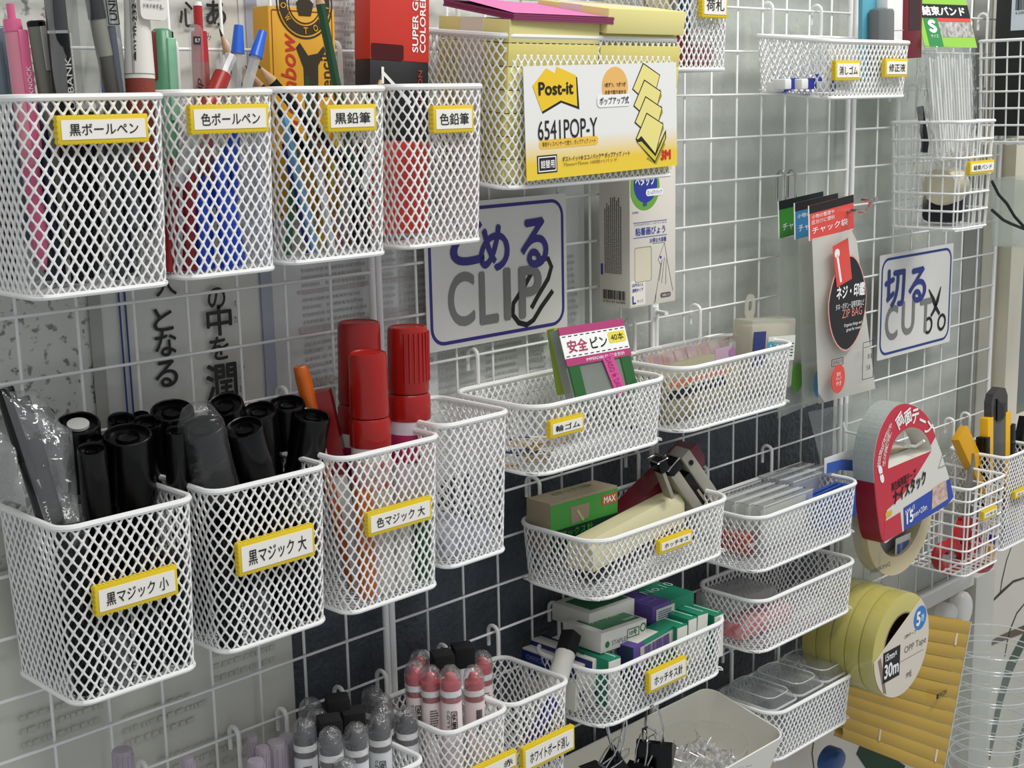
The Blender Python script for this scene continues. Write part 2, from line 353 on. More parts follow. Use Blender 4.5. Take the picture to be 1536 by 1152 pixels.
def mesh_basket(key, label, X0, X1, yf, Zt, Zb, yb=-0.009, r=0.014, taper=0.004, dzb=0.0, hooks=(0.22, 0.78), dw=0.0085, dh=0.0122, group='white mesh baskets'):
    ox, oy = (X0 + X1) / 2, (yf + yb) / 2; H = Zt - Zb
    t = thing('mesh_basket', label, 'basket', (ox, oy, Zb))
    top = path_round(X0 - ox, X1 - ox, yf - oy, yb - oy, r); hw, hd = (X1 - X0) / 2, (yb - yf) / 2
    sc = np.array([(hw - taper) / hw, (hd - taper) / hd])
    closed = np.vstack([top, top[:1]]); seg = np.hypot(*np.diff(closed, axis=0).T); S = np.concatenate([[0], np.cumsum(seg)]); Lp = S[-1]
    tan = np.diff(closed, axis=0) / seg[:, None]; nrm = np.stack([tan[:, 1], -tan[:, 0]], 1)
    def lift(y): return dzb * (y - (yf - oy)) / (2 * hd)
    def fn(u, v):
        u = np.mod(u, Lp); x = np.interp(u, S, closed[:, 0]); y = np.interp(u, S, closed[:, 1])
        k = np.clip(np.searchsorted(S, u, side='right') - 1, 0, len(seg) - 1); n2 = nrm[k]
        f = (v / H)[:, None]; xy = np.stack([x, y], 1) * (sc + (1 - sc) * f)
        return np.concatenate([xy, (v + lift(xy[:, 1]))[:, None]], 1), np.concatenate([n2, np.zeros((len(u), 1))], 1)
    nc = max(8, round(Lp / dw)); w_ = Lp / nc; nr = max(3, round(2 * H / dh)); h_ = 2 * H / nr
    cen = np.array([((i + 0.5 * (k % 2)) * w_, k * h_ / 2) for k in range(nr + 1) for i in range(nc)])
    obj('mesh_wall', tiles_to_mesh('mesh_wall', cen, w_, h_, fn, Lp, H, WHITE, True), None, t)
    bw, bd = 2 * (hw - taper), 2 * (hd - taper)
    def fb(u, v):
        n = len(u); return np.stack([u - bw / 2, v - bd / 2, np.full(n, 0.001) + lift(v - bd / 2)], 1), np.tile([0, 0, 1.0], (n, 1))
    nc2 = max(3, round(bw / dw)); w2 = bw / nc2; nr2 = max(3, round(2 * bd / dh)); h2 = 2 * bd / nr2
    cen = np.array([((i + 0.5 * (k % 2)) * w2, k * h2 / 2) for k in range(1, nr2) for i in range(nc2 + (k % 2 == 0))])
    obj('mesh_bottom', tiles_to_mesh('mesh_bottom', cen, w2, h2, fb, bw, bd, WHITE, False), None, t)
    obj('rim', MB().tube([(p[0], p[1], H + lift(p[1])) for p in top], 0.0026, 8, True), WHITE, t)
    obj('bottom_rim', MB().tube([(p[0] * sc[0], p[1] * sc[1], lift(p[1])) for p in top], 0.0021, 8, True), WHITE, t)
    for hfrac in hooks:
        x = X0 + (X1 - X0) * hfrac; zt = Zt + dzb; zw = wire_above(x, zt)
        pts = [(x, yb, zt)] + [(x, yb, zw - 0.004)]
        for k in range(7):
            a = PI * k / 6; pts.append((x, (yb + 0.0055) / 2 + (yb - 0.0055) / 2 * math.cos(a), zw + 0.001 + 0.0065 * math.sin(a)))
        pts += [(x, 0.0055, zw - 0.016)]
        obj('hook', MB().tube([(p[0] - ox, p[1] - oy, p[2] - Zb) for p in pts], 0.0021, 8), WHITE, t)
    BASK[key] = (X0, X1, yf, Zt, Zb, yb); return t
mb_ = mesh_basket
mb_('A1', 'white mesh basket of black ballpoint pens', -0.040, 0.0735, -0.115, 0.162, 0.027)
mb_('A2', 'white mesh basket of coloured ballpoint pens', 0.0785, 0.169, -0.115, 0.164, 0.029)
mb_('A3', 'white mesh basket of black pencils', 0.174, 0.281, -0.115, 0.1655, 0.031)
mb_('A4', 'white mesh basket of coloured pencils', 0.293, 0.3915, -0.115, 0.1665, 0.033)
mb_('A5', 'large white mesh basket packed with sticky note pads', 0.403, 0.651, -0.124, 0.209, 0.077, dzb=0.0105)
mb_('A6', 'white mesh basket of shipping tags', 0.655, 0.751, -0.115, 0.315, 0.181)
mb_('A7', 'shallow white mesh basket of erasers and correction fluid', 0.930, 1.118, -0.115, 0.2125, 0.149, dzb=0.0105, r=0.018)
mb_('B1', 'white mesh basket of small black markers', -0.036, 0.0745, -0.115, -0.138, -0.273)
mb_('B2', 'white mesh basket of large black markers', 0.090, 0.201, -0.115, -0.138, -0.271)
mb_('B3', 'white mesh basket of large coloured markers', 0.214, 0.3265, -0.115, -0.136, -0.273)
mb_('B4', 'nearly empty white mesh basket beside the large coloured markers', 0.330, 0.4155, -0.113, -0.129, -0.262)
mb_('B5', 'shallow white mesh basket of rubber bands and safety pins', 0.432, 0.631, -0.128, -0.128, -0.194, r=0.024, hooks=(0.2, 0.95))
mb_('B6', 'shallow white mesh basket of clear cases beside the zip bags', 0.668, 0.881, -0.115, -0.128, -0.197, r=0.024)
mb_('C1', 'shallow white mesh basket of staplers', 0.512, 0.738, -0.131, -0.278, -0.340, r=0.026, yb=-0.014, hooks=(0.18, 0.9))
mb_('C2', 'shallow white mesh basket of slim clear cases', 0.806, 1.030, -0.115, -0.324, -0.390, r=0.024, hooks=(0.2, 0.8))
mb_('C3', 'shallow white mesh basket heaped with staple boxes', 0.536, 0.757, -0.115, -0.428, -0.490, r=0.026)
mb_('C4', 'shallow white mesh basket with a pink pack and one grey case', 0.824, 1.042, -0.107, -0.432, -0.497, r=0.024)
mb_('C5', 'shallow white mesh basket of clear rounded boxes', 0.864, 1.049, -0.104, -0.588, -0.652, r=0.024)
mb_('C6', 'white mesh basket of whiteboard erasers', 0.411, 0.497, -0.108, -0.423, -0.545, hooks=(0.1, 0.93))
mb_('C7', 'white mesh basket of red whiteboard markers', 0.322, 0.403, -0.115, -0.419, -0.552, hooks=(0.2, 0.9))
mb_('C8', 'white mesh basket of black whiteboard markers', 0.200, 0.295, -0.115, -0.433, -0.56, hooks=(0.2, 0.9))
mb_('C0', 'white mesh basket of translucent sticks on the lowest wire', 0.062, 0.185, -0.115, -0.452, -0.56, hooks=(0.1, 0.85))
mb_('D2', 'white mesh basket of cutter knives', 1.452, 1.556, -0.101, -0.380, -0.525, hooks=(0.12, 0.6), r=0.010)
def wire_basket(label, X0, X1, yf, Zt, Zb, rows, yb=-0.009, r=0.010, pitch=0.0165, hooks=(0.25, 0.75), taper=0.004):
    ox, oy = (X0 + X1) / 2, (yf + yb) / 2; H = Zt - Zb; hw, hd = (X1 - X0) / 2, (yb - yf) / 2
    t = thing('wire_basket', label, 'basket', (ox, oy, Zb))
    def loop(k): s = taper * (1 - k / rows); return path_round(X0 - ox + s, X1 - ox - s, yf - oy + s, yb - oy - s, r, 4)
    for k in range(rows + 1):
        obj('rim' if k == rows else 'hoop', MB().tube([(p[0], p[1], H * k / rows) for p in loop(k)], 0.0022 if k == rows else 0.0015, 8, True), WHITE, t)
    nx = round(2 * hw / pitch); ny = round(2 * hd / pitch)
    for i in range(nx):
        x = -hw + r * .6 + (2 * hw - 1.2 * r) * i / (nx - 1); xb = x * (hw - taper) / hw
        obj('upright', MB().tube([(x, -hd + .002, H), (xb, -hd + taper + .002, 0.002), (xb, -hd + taper + .006, -.002), (xb, hd - taper - .006, -.002), (xb, hd - taper - .002, 0.002), (x, hd - .002, H)], 0.0013, 6), WHITE, t)
    for i in range(ny):
        y = -hd + r * .6 + (2 * hd - 1.2 * r) * i / (ny - 1); y2 = y * (hd - taper) / hd
        obj('upright', MB().tube([(-hw + .002, y, H), (-hw + taper + .002, y2, 0.002), (-hw + taper + .006, y2, -.0035), (hw - taper - .006, y2, -.0035), (hw - taper - .002, y2, 0.002), (hw - .002, y, H)], 0.0013, 6), WHITE, t)
    for hf in hooks:
        x = X0 + (X1 - X0) * hf; zw = wire_above(x, Zt); pts = [(x, yb, Zt), (x, yb, zw - 0.004)]
        for k in range(7):
            a = PI * k / 6; pts.append((x, (yb + 0.0055) / 2 + (yb - 0.0055) / 2 * math.cos(a), zw + 0.001 + 0.0065 * math.sin(a)))
        pts += [(x, 0.0055, zw - 0.016)]
        obj('hook', MB().tube([(p[0] - ox, p[1] - oy, p[2] - Zb) for p in pts], 0.0021, 8), WHITE, t)
    return t
wire_basket('white wire basket holding a bag of cable ties', 1.247, 1.345, -0.115, 0.114, -0.026, 6)
wire_basket('white wire basket with a dark package above the clear tray', 1.485, 1.60, -0.16, 0.224, 0.08, 6, pitch=0.020)
wire_basket('white wire basket with red-handled scissors', 1.318, 1.430, -0.113, -0.398, -0.528, 7)
# white plastic tray on the lowest row
tr = thing('plastic_tray', 'off-white plastic tray with binder clips and a bowl of push pins', 'tray', Matrix.Translation((0.695, -0.0725, -0.583)) @ Matrix.Rotation(0.222, 4, 'X') @ Matrix.Translation((0, 0, -0.085)))
M_TRAY = mat('off_white_plastic', 'eeebe0', 0.4, spec=0.4)
def tray_shell(W, D, H, r, th, taper):
    def ring(z, inset): return [(p[0], p[1], z) for p in path_round(-W / 2 + inset, W / 2 - inset, -D / 2 + inset, D / 2 - inset, r, 5)]
    loops = [ring(0, taper), ring(H, 0), ring(H + 0.001, th / 2), ring(H, th), ring(th, taper + th)]
    n = len(loops[0]); vs = sum(loops, []); fs = []
    for k in range(4):
        for i in range(n): j = (i + 1) % n; fs.append((k * n + i, k * n + j, (k + 1) * n + j, (k + 1) * n + i))
    fs.append(tuple(range(n))[::-1]); fs.append(tuple(4 * n + i for i in range(n)))
    return MB().add(vs, fs)
obj('shell', tray_shell(0.31, 0.122, 0.085, 0.018, 0.002, 0.006), M_TRAY, tr)
# ------------------------------------------------------------------ yellow name tags
def tag(body, tl, br, y, label, tx=0.0, tw=0.82, thick=0.0055):
    a = P(tl[0], tl[1], y); b = P(br[0], br[1], y); W, H = b.x - a.x, a.z - b.z
    t = thing('name_tag', label, 'name tag', front(((a.x + b.x) / 2, y + thick, (a.z + b.z) / 2)))
    mb = MB(); n = max(5, round(W / 0.0036))
    mb.box((0, 0, thick / 2), (W, H, thick), bev=0.0004)
    for k in range(n):
        x = -W / 2 + W * (k + 0.5) / n
        mb.box((x, H / 2 - 0.0001, thick * 0.5), (W / n * 0.6, 0.001, thick * 0.9)); mb.box((x, -H / 2 + 0.0001, thick * 0.5), (W / n * 0.6, 0.001, thick * 0.9))
    m2 = max(3, round(H / 0.0036))
    for k in range(m2): mb.box((-W / 2 + 0.0001, -H / 2 + H * (k + .5) / m2, thick * 0.5), (0.001, H / m2 * 0.6, thick * 0.9))
    obj('holder', mb, YEL, t)
    pp = obj('paper', MB().box((0, 0, thick + 0.0002), (W - 0.005, H - 0.006, 0.0005)), PAPER, t)
    text('lettering', body, (W - 0.005) * tw, (H - 0.006) * 0.62, L(tx * W, 0, thick + 0.0003), INK, pp, bold=0.009)
    return t
YF = -0.1165 - 0.0055
tag('黒ボールペン', (85, 174), (224, 212), YF, 'yellow-framed name tag on the basket of black ballpoint pens')
tag('色ボールペン', (285, 158), (404, 197), YF, 'yellow-framed name tag on the basket of coloured ballpoint pens')
tag('黒鉛筆', (491, 158), (565, 195), YF, 'yellow-framed name tag on the basket of black pencils')
tag('色鉛筆', (650, 159), (711, 197), YF, 'yellow-framed name tag on the basket of coloured pencils')
tag('荷札', (1054, -12), (1091, 27), YF, 'yellow-framed name tag on the basket of shipping tags')
tag('消しゴム', (1254, 91), (1290, 120), YF, 'yellow-framed name tag on the shallow basket above the erasers')
tag('修正液', (1329, 88), (1361, 115), YF, 'yellow-framed name tag at the corner of the correction fluid basket')
tag('結束バンド', (1456, 243), (1491, 258), YF, 'yellow-framed name tag on the wire basket of cable ties')
tag('黒マジック 小', (142, 882), (268, 890), YF, 'yellow-framed name tag on the basket of small black markers')
tag('黒マジック 大', (357, 817), (473, 832), YF, 'yellow-framed name tag on the basket of large black markers')
tag('色マジック 大', (552, 771), (648, 778), YF, 'yellow-framed name tag on the basket of large coloured markers')
tag('輪ゴム', (826, 633), (876, 645), YF - 0.013, 'yellow-framed name tag on the basket of rubber bands')
tag('ホッチキス', (990, 812), (1038, 814), YF - 0.016, 'yellow-framed name tag on the basket of staplers')
tag('ホッチキス針', (974, 1010), (1030, 1014), YF, 'yellow-framed name tag on the basket of staple boxes')
tag('ホワイトボード消し', (785, 1124), (862, 1123), YF + 0.006, 'yellow-framed name tag on the basket of whiteboard erasers')
tag('赤', (700, 1160), (776, 1150), YF, 'yellow-framed name tag on the basket of red whiteboard markers', tx=.31, tw=.20)
tag('ハサミ', (1476, 768), (1496, 772), YF + 0.002, 'yellow-framed name tag on the wire basket of scissors')
tag('カッター', (1523, 738), (1547, 738), YF + 0.014, 'yellow-framed name tag on the basket of cutter knives')
# ------------------------------------------------------------------ builders for the contents
def rod(name, label, cat, top, low, length, parts, group=None, n=20):
    """stick-like thing: parts = (part name, material, [(distance from top, radius), ...], sides, y-scale)"""
    M = axis(top, low); t = thing(name, label, cat, M, group)
    for p in parts:
        prof = [(r, d) for d, r in p[2]]; prof = [(0.00005, prof[0][1])] + prof + [(0.00005, prof[-1][1])]
        obj(p[0], MB().lathe(prof, p[3] if len(p) > 3 else n, None, False, False), p[1], t)
    return t
def to_floor(top, low, z):
    d = (low - top).normalized(); return (top.z - z) / max(0.05, -d.z)
def boxpx(name, label, cat, a, b, D, H, m, ya=None, yb=None, pitch=0.0, bev=0.0006, group=None, roll=0.0):
    """box given by its front-top edge a -> b (photo pixels at depths ya, yb), depth D and height H"""
    A = P(a[0], a[1], ya); Bq = P(b[0], b[1], yb if yb is not None else ya); x = (Bq - A).normalized(); W = (Bq - A).length
    yv = Vector((0, 0, 1)).cross(x).normalized(); M = frame(A, x, yv) @ Matrix.Rotation(pitch, 4, 'X')
    t = thing(name, label, cat, M, group); obj('body', MB().box((W / 2, D / 2, -H / 2), (W, D, H), bev=bev), m, t)
    t['w'] = W; del t['w']
    return t, W
FF = frame((0, 0, 0), (1, 0, 0), (0, 0, 1))                       # front face of a boxpx
def FL_(o=(0, 0, 0)): return frame(o, (0, -1, 0), (0, 0, 1))       # left face (u from -D at the back to 0)
def card4(name, label, cat, tl, tr, br, bl, y, m, th=0.0006, curve=0.0, rad=0.0, ys=None):
    ys = ys or (y, y, y, y)
    q = [P(p[0], p[1], yy) for p, yy in zip((tl, tr, br, bl), ys)]
    c = (q[0] + q[1] + q[2] + q[3]) / 4; x = ((q[1] - q[0]) + (q[2] - q[3])) / 2; yv = ((q[0] - q[3]) + (q[1] - q[2])) / 2
    W, H = x.length, yv.length; t = thing(name, label, cat, frame(c, x, yv))
    if m is not None:
        if rad: obj('card', MB().prism(rrect(W, H, rad), -th, 0), m, t, smooth=False)
        else: obj('card', MB().grid(lambda u, v: ((u - .5) * W, (v - .5) * H, curve * math.sin(u * 7) * (1 - v)), 12, 4), m, t)
    return t, W, H
def col(name, c, **k): return mat(name, c, **k)
GREYT = clear('grey_poly', 'd4d6d6', 0.20, 0.2, bump=0.12, gloss=.7)
CLRW = clear('frosted_clear', 'f8fafa', 0.35, 0.15)
# ================================================================== top row
def inside(key, fx, fy):   # point in a basket, fractions of width and depth
    X0, X1, yf, Zt, Zb, yb = BASK[key]; return X0 + (X1 - X0) * fx, yf + (yb - yf) * fy
zA = 0.032
# black ballpoint basket
PINK = col('pink_plastic', 'e06a94', rough=0.3); DGREY = col('dark_grey_plastic', '3a3b3c', rough=0.35); OLIVE = col('olive_grey_plastic', '77786c', rough=0.35)
top, low = P(15, 6, -0.068), P(33, 148, -0.074)
t = rod('ballpoint_pen', 'pink retractable pen with a pink clip in the corner of the black pen basket', 'pen', top, low, 0.17, [
    ('push_button', PINK, [(0, .0028), (.011, .0028)]), ('collar', PINK, [(.0105, .006), (.018, .0066), (.019, .0066)]), ('barrel', col('pale_pink_barrel', 'd98a9c', rough=.3), [(.019, .0060), (.11, .0062)]), ('grip', PINK, [(.11, .0062), (.165, .0058), (.183, .002)])])
cl = obj('clip', MB().box((0.0035, 0.0055, 0.062), (0.0075, 0.004, 0.088), bev=0.0012), PINK, t)
text('lettering', 'LOCKNOCK', 0.030, 0.0032, frame((0.0035, 0.0076, 0.058), (0, 0, -1), (-1, 0, 0)), WPRINT, cl)
top, low = P(-2, 40, -0.045), P(12, 150, -0.047)
rod('ballpoint_pen', 'clear bluish pen beside the pink pen', 'pen', top, low, .15, [('barrel', clear('bluish_clear', '9fb0bd', 0.45), [(0, .005), (.002, .006), (.15, .006)]), ('refill', DGREY, [(.01, .0015), (.15, .0015)])])
top, low = P(54, 33, -0.080), P(72, 150, -0.080)
t = rod('marker_pen', 'olive grey pen with a black end next to the pink pen', 'pen', top, low, .16, [('end_cap', BLACK, [(-.001, .0055), (0, .0064), (.003, .0064)]), ('barrel', OLIVE, [(.003, .0062), (.165, .006)])])
obj('clip', MB().box((0.002, 0.0062, 0.018), (0.006, 0.002, 0.030), bev=0.0006), col('silver_plastic', 'b5b5ae', rough=0.25), t)
top, low = P(80, -18, -0.098), P(97, 150, -0.096)
t = rod('gift_pen', 'black gift pen with a silver ring and white lettering in a clear sleeve', 'pen', top, low, .18, [('cap', DGREY, [(0, .0070), (.028, .0072)]), ('ring', CHROME, [(.028, .0076), (.030, .0076)]), ('barrel', BLACK, [(.030, .0074), (.175, .0068)])])
text('lettering', 'FUKUI BANK', 0.052, 0.0045, frame((0.001, 0.0077, 0.072), (0, 0, -1), (-1, 0, 0)), col('grey_print', 'b9b9b4'), t, bold=0.01)
bars('small_print', 0.03, 0.0045, 0.10, 0.0055, 1, MATS['grey_print'], t, frame((0.0005, 0.0068, 0.0), (0, 0, 1), (1, 0, 0)), vert=False, fill=0.9)
a0 = P(62, -15, -0.108); a1 = P(150, -15, -0.08); b1 = P(152, 150, -0.085); b0 = P(88, 152, -0.110)
t = thing('clear_sleeve', 'crinkled clear sleeve over the black gift pen', 'plastic sleeve', a0)
obj('film', MB().grid(lambda u, v: tuple((a0 * (1 - u) * (1 - v) + a1 * u * (1 - v) + b1 * u * v + b0 * (1 - u) * v) - a0 + Vector((0, -0.002 * math.sin(u * 17 + v * 6), 0))), 18, 10), GREYT, t)
top, low = P(137, -20, -0.085), P(170, 150, -0.083)
rod('marker_pen', 'grey pen with a dark cap and a pale band in the black pen basket', 'pen', top, low, .18, [('cap', DGREY, [(0, .0062), (.022, .0064)]), ('band', col('pale_grey', '8d8d84', rough=.4), [(.022, .0058), (.048, .0058)]), ('barrel', col('slate_grey', '55534e', rough=.35), [(.048, .0056), (.175, .0052)])])
top, low = P(158, -25, -0.075), P(181, 150, -0.082)
t = rod('ballpoint_pen', 'clear pen with a boxed logo and a dark blue refill', 'pen', top, low, .18, [('barrel', clear('smoke_clear', 'd8dcdc', 0.25), [(0, .0062), (.175, .006)]), ('refill', col('dark_blue_ink', '4a4d80', rough=.4), [(.03, .0030), (.17, .0030)])])
text('lettering', 'UNI', 0.014, 0.006, frame((-0.001, 0.0066, 0.020), (0, 0, -1), (-1, 0, 0)), INK, t, bold=0.02)
obj('logo_frame', MB().ring(rrect(.020, .009, .0004, 1), rrect(.0185, .0075, .0004, 1), 0, .0001, frame((-0.001, 0.0066, 0.020), (0, 0, -1), (-1, 0, 0))), INK, t)
top, low = P(203, -30, -0.088), P(211, 142, -0.09)
t = rod('fat_pen', 'fat white pen with a printed clip and a brown grip', 'pen', top, low, .19, [('barrel', col('ivory_plastic', 'e6e2da', rough=.4), [(0, .0088), (.022, .0090), (.066, .0108)]), ('ring', col('grey_line', '8a8a86'), [(.066, .0109), (.0668, .0109)]), ('lower_ring', MATS['ivory_plastic'], [(.0668, .0108), (.0695, .0108)]), ('grip', col('brown_grip', '8a3a2c', rough=.7, bump=.5, bscale=900), [(.0695, .0106), (.135, .010)]), ('tip', BLACK, [(.135, .009), (.18, .004)])])
cl = obj('clip', MB().prism(rrect(.0215, .045, .004, 4), 0, .003, frame((0.006, 0.0105, 0.006), (1, 0, 0), (0, 0, -1))), MATS['ivory_plastic'], t, smooth=False)
for i, s_ in enumerate(('手紙って、', 'ドキドキする。')):
    text('lettering', s_, .012 + .004 * i, .0035, frame((0.0055, 0.0137, 0.013 + 0.0062 * i), (1, 0, 0), (0, 0, -1)), INK, cl, bold=.01)
obj('grey_strip', MB().box((-0.0065, 0.0068, 0.028), (0.0055, 0.0006, 0.075)), col('strip_grey', '8f8d87'), t)
text('lettering', '●0120-232 ABI', 0.055, 0.0035, frame((-0.0066, 0.0073, 0.030), (0, 0, -1), (-1, 0, 0)), INK, t, bold=.008)
for i, (fx, fy, h) in enumerate(((.22, .75, .120), (.38, .55, .124), (.52, .85, .127), (.62, .45, .118), (.75, .7, .122), (.86, .5, .125), (.45, .25, .112), (.68, .2, .110), (.30, .35, .115), (.88, .85, .12))):
    x, y = inside('A1', fx, fy); rod('ballpoint_pen', 'black pen standing low inside the mesh of the black pen basket', 'pen', Vector((x, y, zA + h)), Vector((x + .004 * (i % 3 - 1), y, zA)), h, [('barrel', (BLACK, DGREY, col('navy_plastic', '1c2038', rough=.3))[i % 3], [(0, .004), (.004, .0055), (h, .0052)])], group='black pens low in the first basket')
# coloured ballpoint basket
GREEN = col('sage_green_plastic', '5d9873', rough=.28); RED = col('red_plastic', 'b3262a', rough=.25); BLUE = col('bright_blue_plastic', '2668d8', rough=.25)
top, low = P(242, 44, -0.055), P(248, 142, -0.058)
t = rod('four_colour_pen', 'sage green four-colour pen with a clear green clip', 'pen', top, low, .13, [('barrel', GREEN, [(0, .0060), (.002, .0076), (.10, .0080), (.128, .003)])])
obj('clip', MB().box((.003, .008, .038), (.0075, .003, .062), bev=.001), col('light_green_plastic', '8fc7a4', rough=.2), t)
obj('red_slider', MB().box((-.0080, .001, .020), (.0035, .004, .036), bev=.0008), col('maroon_plastic', '7a2326', rough=.3), t)
obj('black_slider', MB().box((.0078, .0, .008), (.003, .004, .014), bev=.0008), BLACK, t)
top, low = P(296, 3, -0.07), P(303, 142, -0.074)
t = rod('ballpoint_pen', 'red pen with a large clear clip lettered along its length', 'pen', top, low, .155, [('push_button', RED, [(.003, .0034), (.022, .0034)]), ('button_tip', WPRINT, [(0, .003), (.003, .0035)]), ('collar', RED, [(.022, .0060), (.045, .0066)]), ('barrel', clear('red_clear', 'd88a84', 0.5), [(.045, .0066), (.15, .0064)])])
cl = obj('clip', MB().prism(rrect(.011, .10, .005, 5), 0, .003, frame((-.0075, .0055, .068), (1, 0, 0), (0, 0, -1))), CLEAR, t, smooth=False)
text('lettering', 'Topliclip', .040, .0065, frame((-.0075, .0090, .078), (0, 0, -1), (-1, 0, 0)), INK, cl, bold=.012, shear=.2)
obj('size_mark', MB().box((-.0075, .0088, .030), (.006, .0004, .006)), INK, t); text('lettering', '0.7', .004, .0028, frame((-.0075, .0091, .030), (1, 0, 0), (0, 0, -1)), WPRINT, t)
for i, (a, b, yy) in enumerate((((358, 38), (354, 140), -.075), ((394, 47), (368, 140), -.085))):
    top, low = P(*a, yy), P(*b, yy - .003)
    rod('ballpoint_pen', 'clear stick pen with a blue end cap', 'pen', top, low, .15, [('end_cap', BLUE, [(0, .0034), (.001, .0036), (.020, .0052), (.0215, .0055)]), ('barrel', CLRW, [(.0215, .0045), (.07, .0044)], 6), ('lower_barrel', col('blue_barrel', '1f4fd0', rough=.2), [(.07, .0044), (.135, .0046), (.145, .0015)], 10)], group='blue-ended stick pens')
top, low = P(346, 84, -0.085), P(322, 140, -0.090)
rod('ballpoint_pen', 'clear-tipped pen with a red cap leaning in the coloured pen basket', 'pen', top, low, .12, [('clear_end', CLRW, [(0, .0048), (.017, .0050)], 8), ('cap', col('brick_red_plastic', 'a8281e', rough=.3), [(.017, .0068), (.06, .0066)]), ('barrel', CLRW, [(.06, .005), (.115, .005)])])
WOOD = col('cedar_wood', 'c9a27a', rough=.6, noise=.15, nscale=200); LEAD = col('pencil_lead', '2a2a2a', rough=.4)
def pencil(label, top, low, length, body, group=None, lead=LEAD, r=.0036):
    return rod('pencil', label, 'pencil', top, low, length, [('lead', lead, [(0, .0004), (.006, .0012)]), ('wood_cone', WOOD, [(.006, .0012), (.020, r)], 12), ('barrel', body, [(.020, r), (length, r)], 6)], group)
pencil('sharp pencil with a dark lead behind the red-capped pen', P(329, 43, -.05), P(352, 110, -.052), .11, BLACK)
for i, (fx, fy, h, c) in enumerate(((.14, .25, .085, 1), (.25, .2, .075, 1), (.5, .15, .085, 0), (.42, .25, .07, 0), (.58, .2, .06, 0), (.34, .18, .055, 0), (.66, .25, .05, 0))):
    x, y = inside('A2', fx, fy)
    rod('ballpoint_pen', ('blue pen standing low inside the coloured pen basket', 'dark red pen standing low inside the coloured pen basket')[c], 'pen', Vector((x, y, .032 + h)), Vector((x + (fx - .45) * .03, y, .032)), h, [('barrel', (col('royal_blue', '1b49c8', rough=.25), col('deep_red', '8e1b22', rough=.25))[c], [(0, .0035), (.004, .0052), (h, .0050)])], group=('low blue pens', 'low red pens')[c])
# pencil basket
YBOX = col('yellow_card', 'e0a21c', rough=.5, noise=.05, nscale=30)
a, b = P(398, 2, -.058), P(503, 2, -.058)
t = thing('pencil_box', 'yellow cardboard pencil box with a round black emblem and red script', 'box', frame(P(404, 66, -.06), (1, 0, -.02), (-.06, 0, 1)))
BW, BH = .0665, .17
obj('body', MB().box((BW / 2, -.055, -.011), (BW, BH, .022), bev=.0006), YBOX, t)
obj('border_line', MB().ring(rrect(BW * .92, BH * .97, .001, 1, BW / 2, -.055), rrect(BW * .90, BH * .96, .001, 1, BW / 2, -.055), .0001, .0003), col('brown_line', '7a3a10'), t)
DK = col('dark_emblem', '33260c', rough=.6)
for (r0, r1, m_) in ((.0285, .027, DK), (.0255, .018, DK), (.0165, .0155, DK)):
    obj('emblem_ring', MB().ring([(r0 * math.cos(k * PI / 18), r0 * math.sin(k * PI / 18)) for k in range(36)], [(r1 * math.cos(k * PI / 18), r1 * math.sin(k * PI / 18)) for k in range(36)], .0002, .0004, L(.036, .0335)), m_, t)
for k, ch in enumerate('TOKYO TOMBOW '):
    a = -PI / 2 + k * 2 * PI / 13
    if ch != ' ': text('lettering', ch, .0045, .0055, L(.036 + .0218 * math.cos(a), .0335 + .0218 * math.sin(a), .0003, a + PI / 2), YBOX, t, bold=.02)
obj('emblem_figure', MB().prism([(-.006, -.010), (.006, -.010), (.009, 0), (.004, .004), (.005, .010), (-.005, .010), (-.004, .004), (-.009, 0)], .0002, .0004, L(.036, .0335)), DK, t, smooth=False)
text('lettering', 'Tombow', .075, .015, L(.018, -.028, 0, PI / 2), col('red_script', 'c4361c'), t, bold=.012, shear=.25)
text('lettering', 'Pencil', .034, .011, L(.056, -.024, 0, PI / 2), DK, t, bold=.006)
obj('print_shape', MB().prism([(.026, -.002), (.030, .002), (.038, -.008), (.048, -.006), (.054, .0), (.056, -.004), (.048, -.016), (.046, -.085), (.034, -.085), (.033, -.018)], .0001, .0003), DK, t, smooth=False)
obj('green_band', MB().box((.036, -.055, .0003), (.004, .06, .0002)), col('bottle_green', '1f4a2e', rough=.3), t)
GP = MATS['bottle_green']
pencil('dark green pencil leaning in front of the yellow pencil box', P(473, -32, -.088), P(506, 134, -.096), .16, GP, r=.0040)
pencil('bare wooden pencil with a black tip beside the yellow pencil box', P(383, 93, -.075), P(424, 140, -.080), .12, BLACK, r=.0045)
pencil('short sharp pencil at the rear of the pencil basket', P(368, 98, -.05), P(398, 140, -.055), .11, BLACK)
CP = [col('cp_%s' % n, c, rough=.35) for n, c in (('sky', '6aa0c8'), ('yellow', 'd8c02c'), ('brown', '8a5a2c'), ('navy', '20308c'), ('pink', 'c0607c'), ('white', 'dcdcdc'), ('green', '2f6a40'), ('orange', 'd88a2c'), ('black', '1a1a1a'))]
for i, (a, b, c) in enumerate((((425, 175), (462, 330), 0), ((428, 215), (458, 350), 3), ((505, 200), (480, 370), 1), ((500, 215), (475, 350), 7), ((540, 215), (550, 370), 8), ((470, 190), (505, 370), 2), ((565, 195), (570, 370), 8), ((480, 260), (515, 385), 4), ((475, 240), (500, 385), 5), ((445, 230), (430, 385), 6), ((530, 190), (535, 385), 8), ((555, 215), (520, 380), 2))):
    top, low = P(*a, -.085 + .012 * (i % 4)), P(*b, -.095 + .012 * (i % 4)); d = (low - top).normalized(); h = min((top.z - .035) / -d.z, .11)
    rod('pencil', 'coloured pencil seen low through the mesh of the pencil basket', 'pencil', top, low, h, [('barrel', CP[c], [(0, .0036), (h, .0036)], 6)], group='pencils low in the pencil basket')
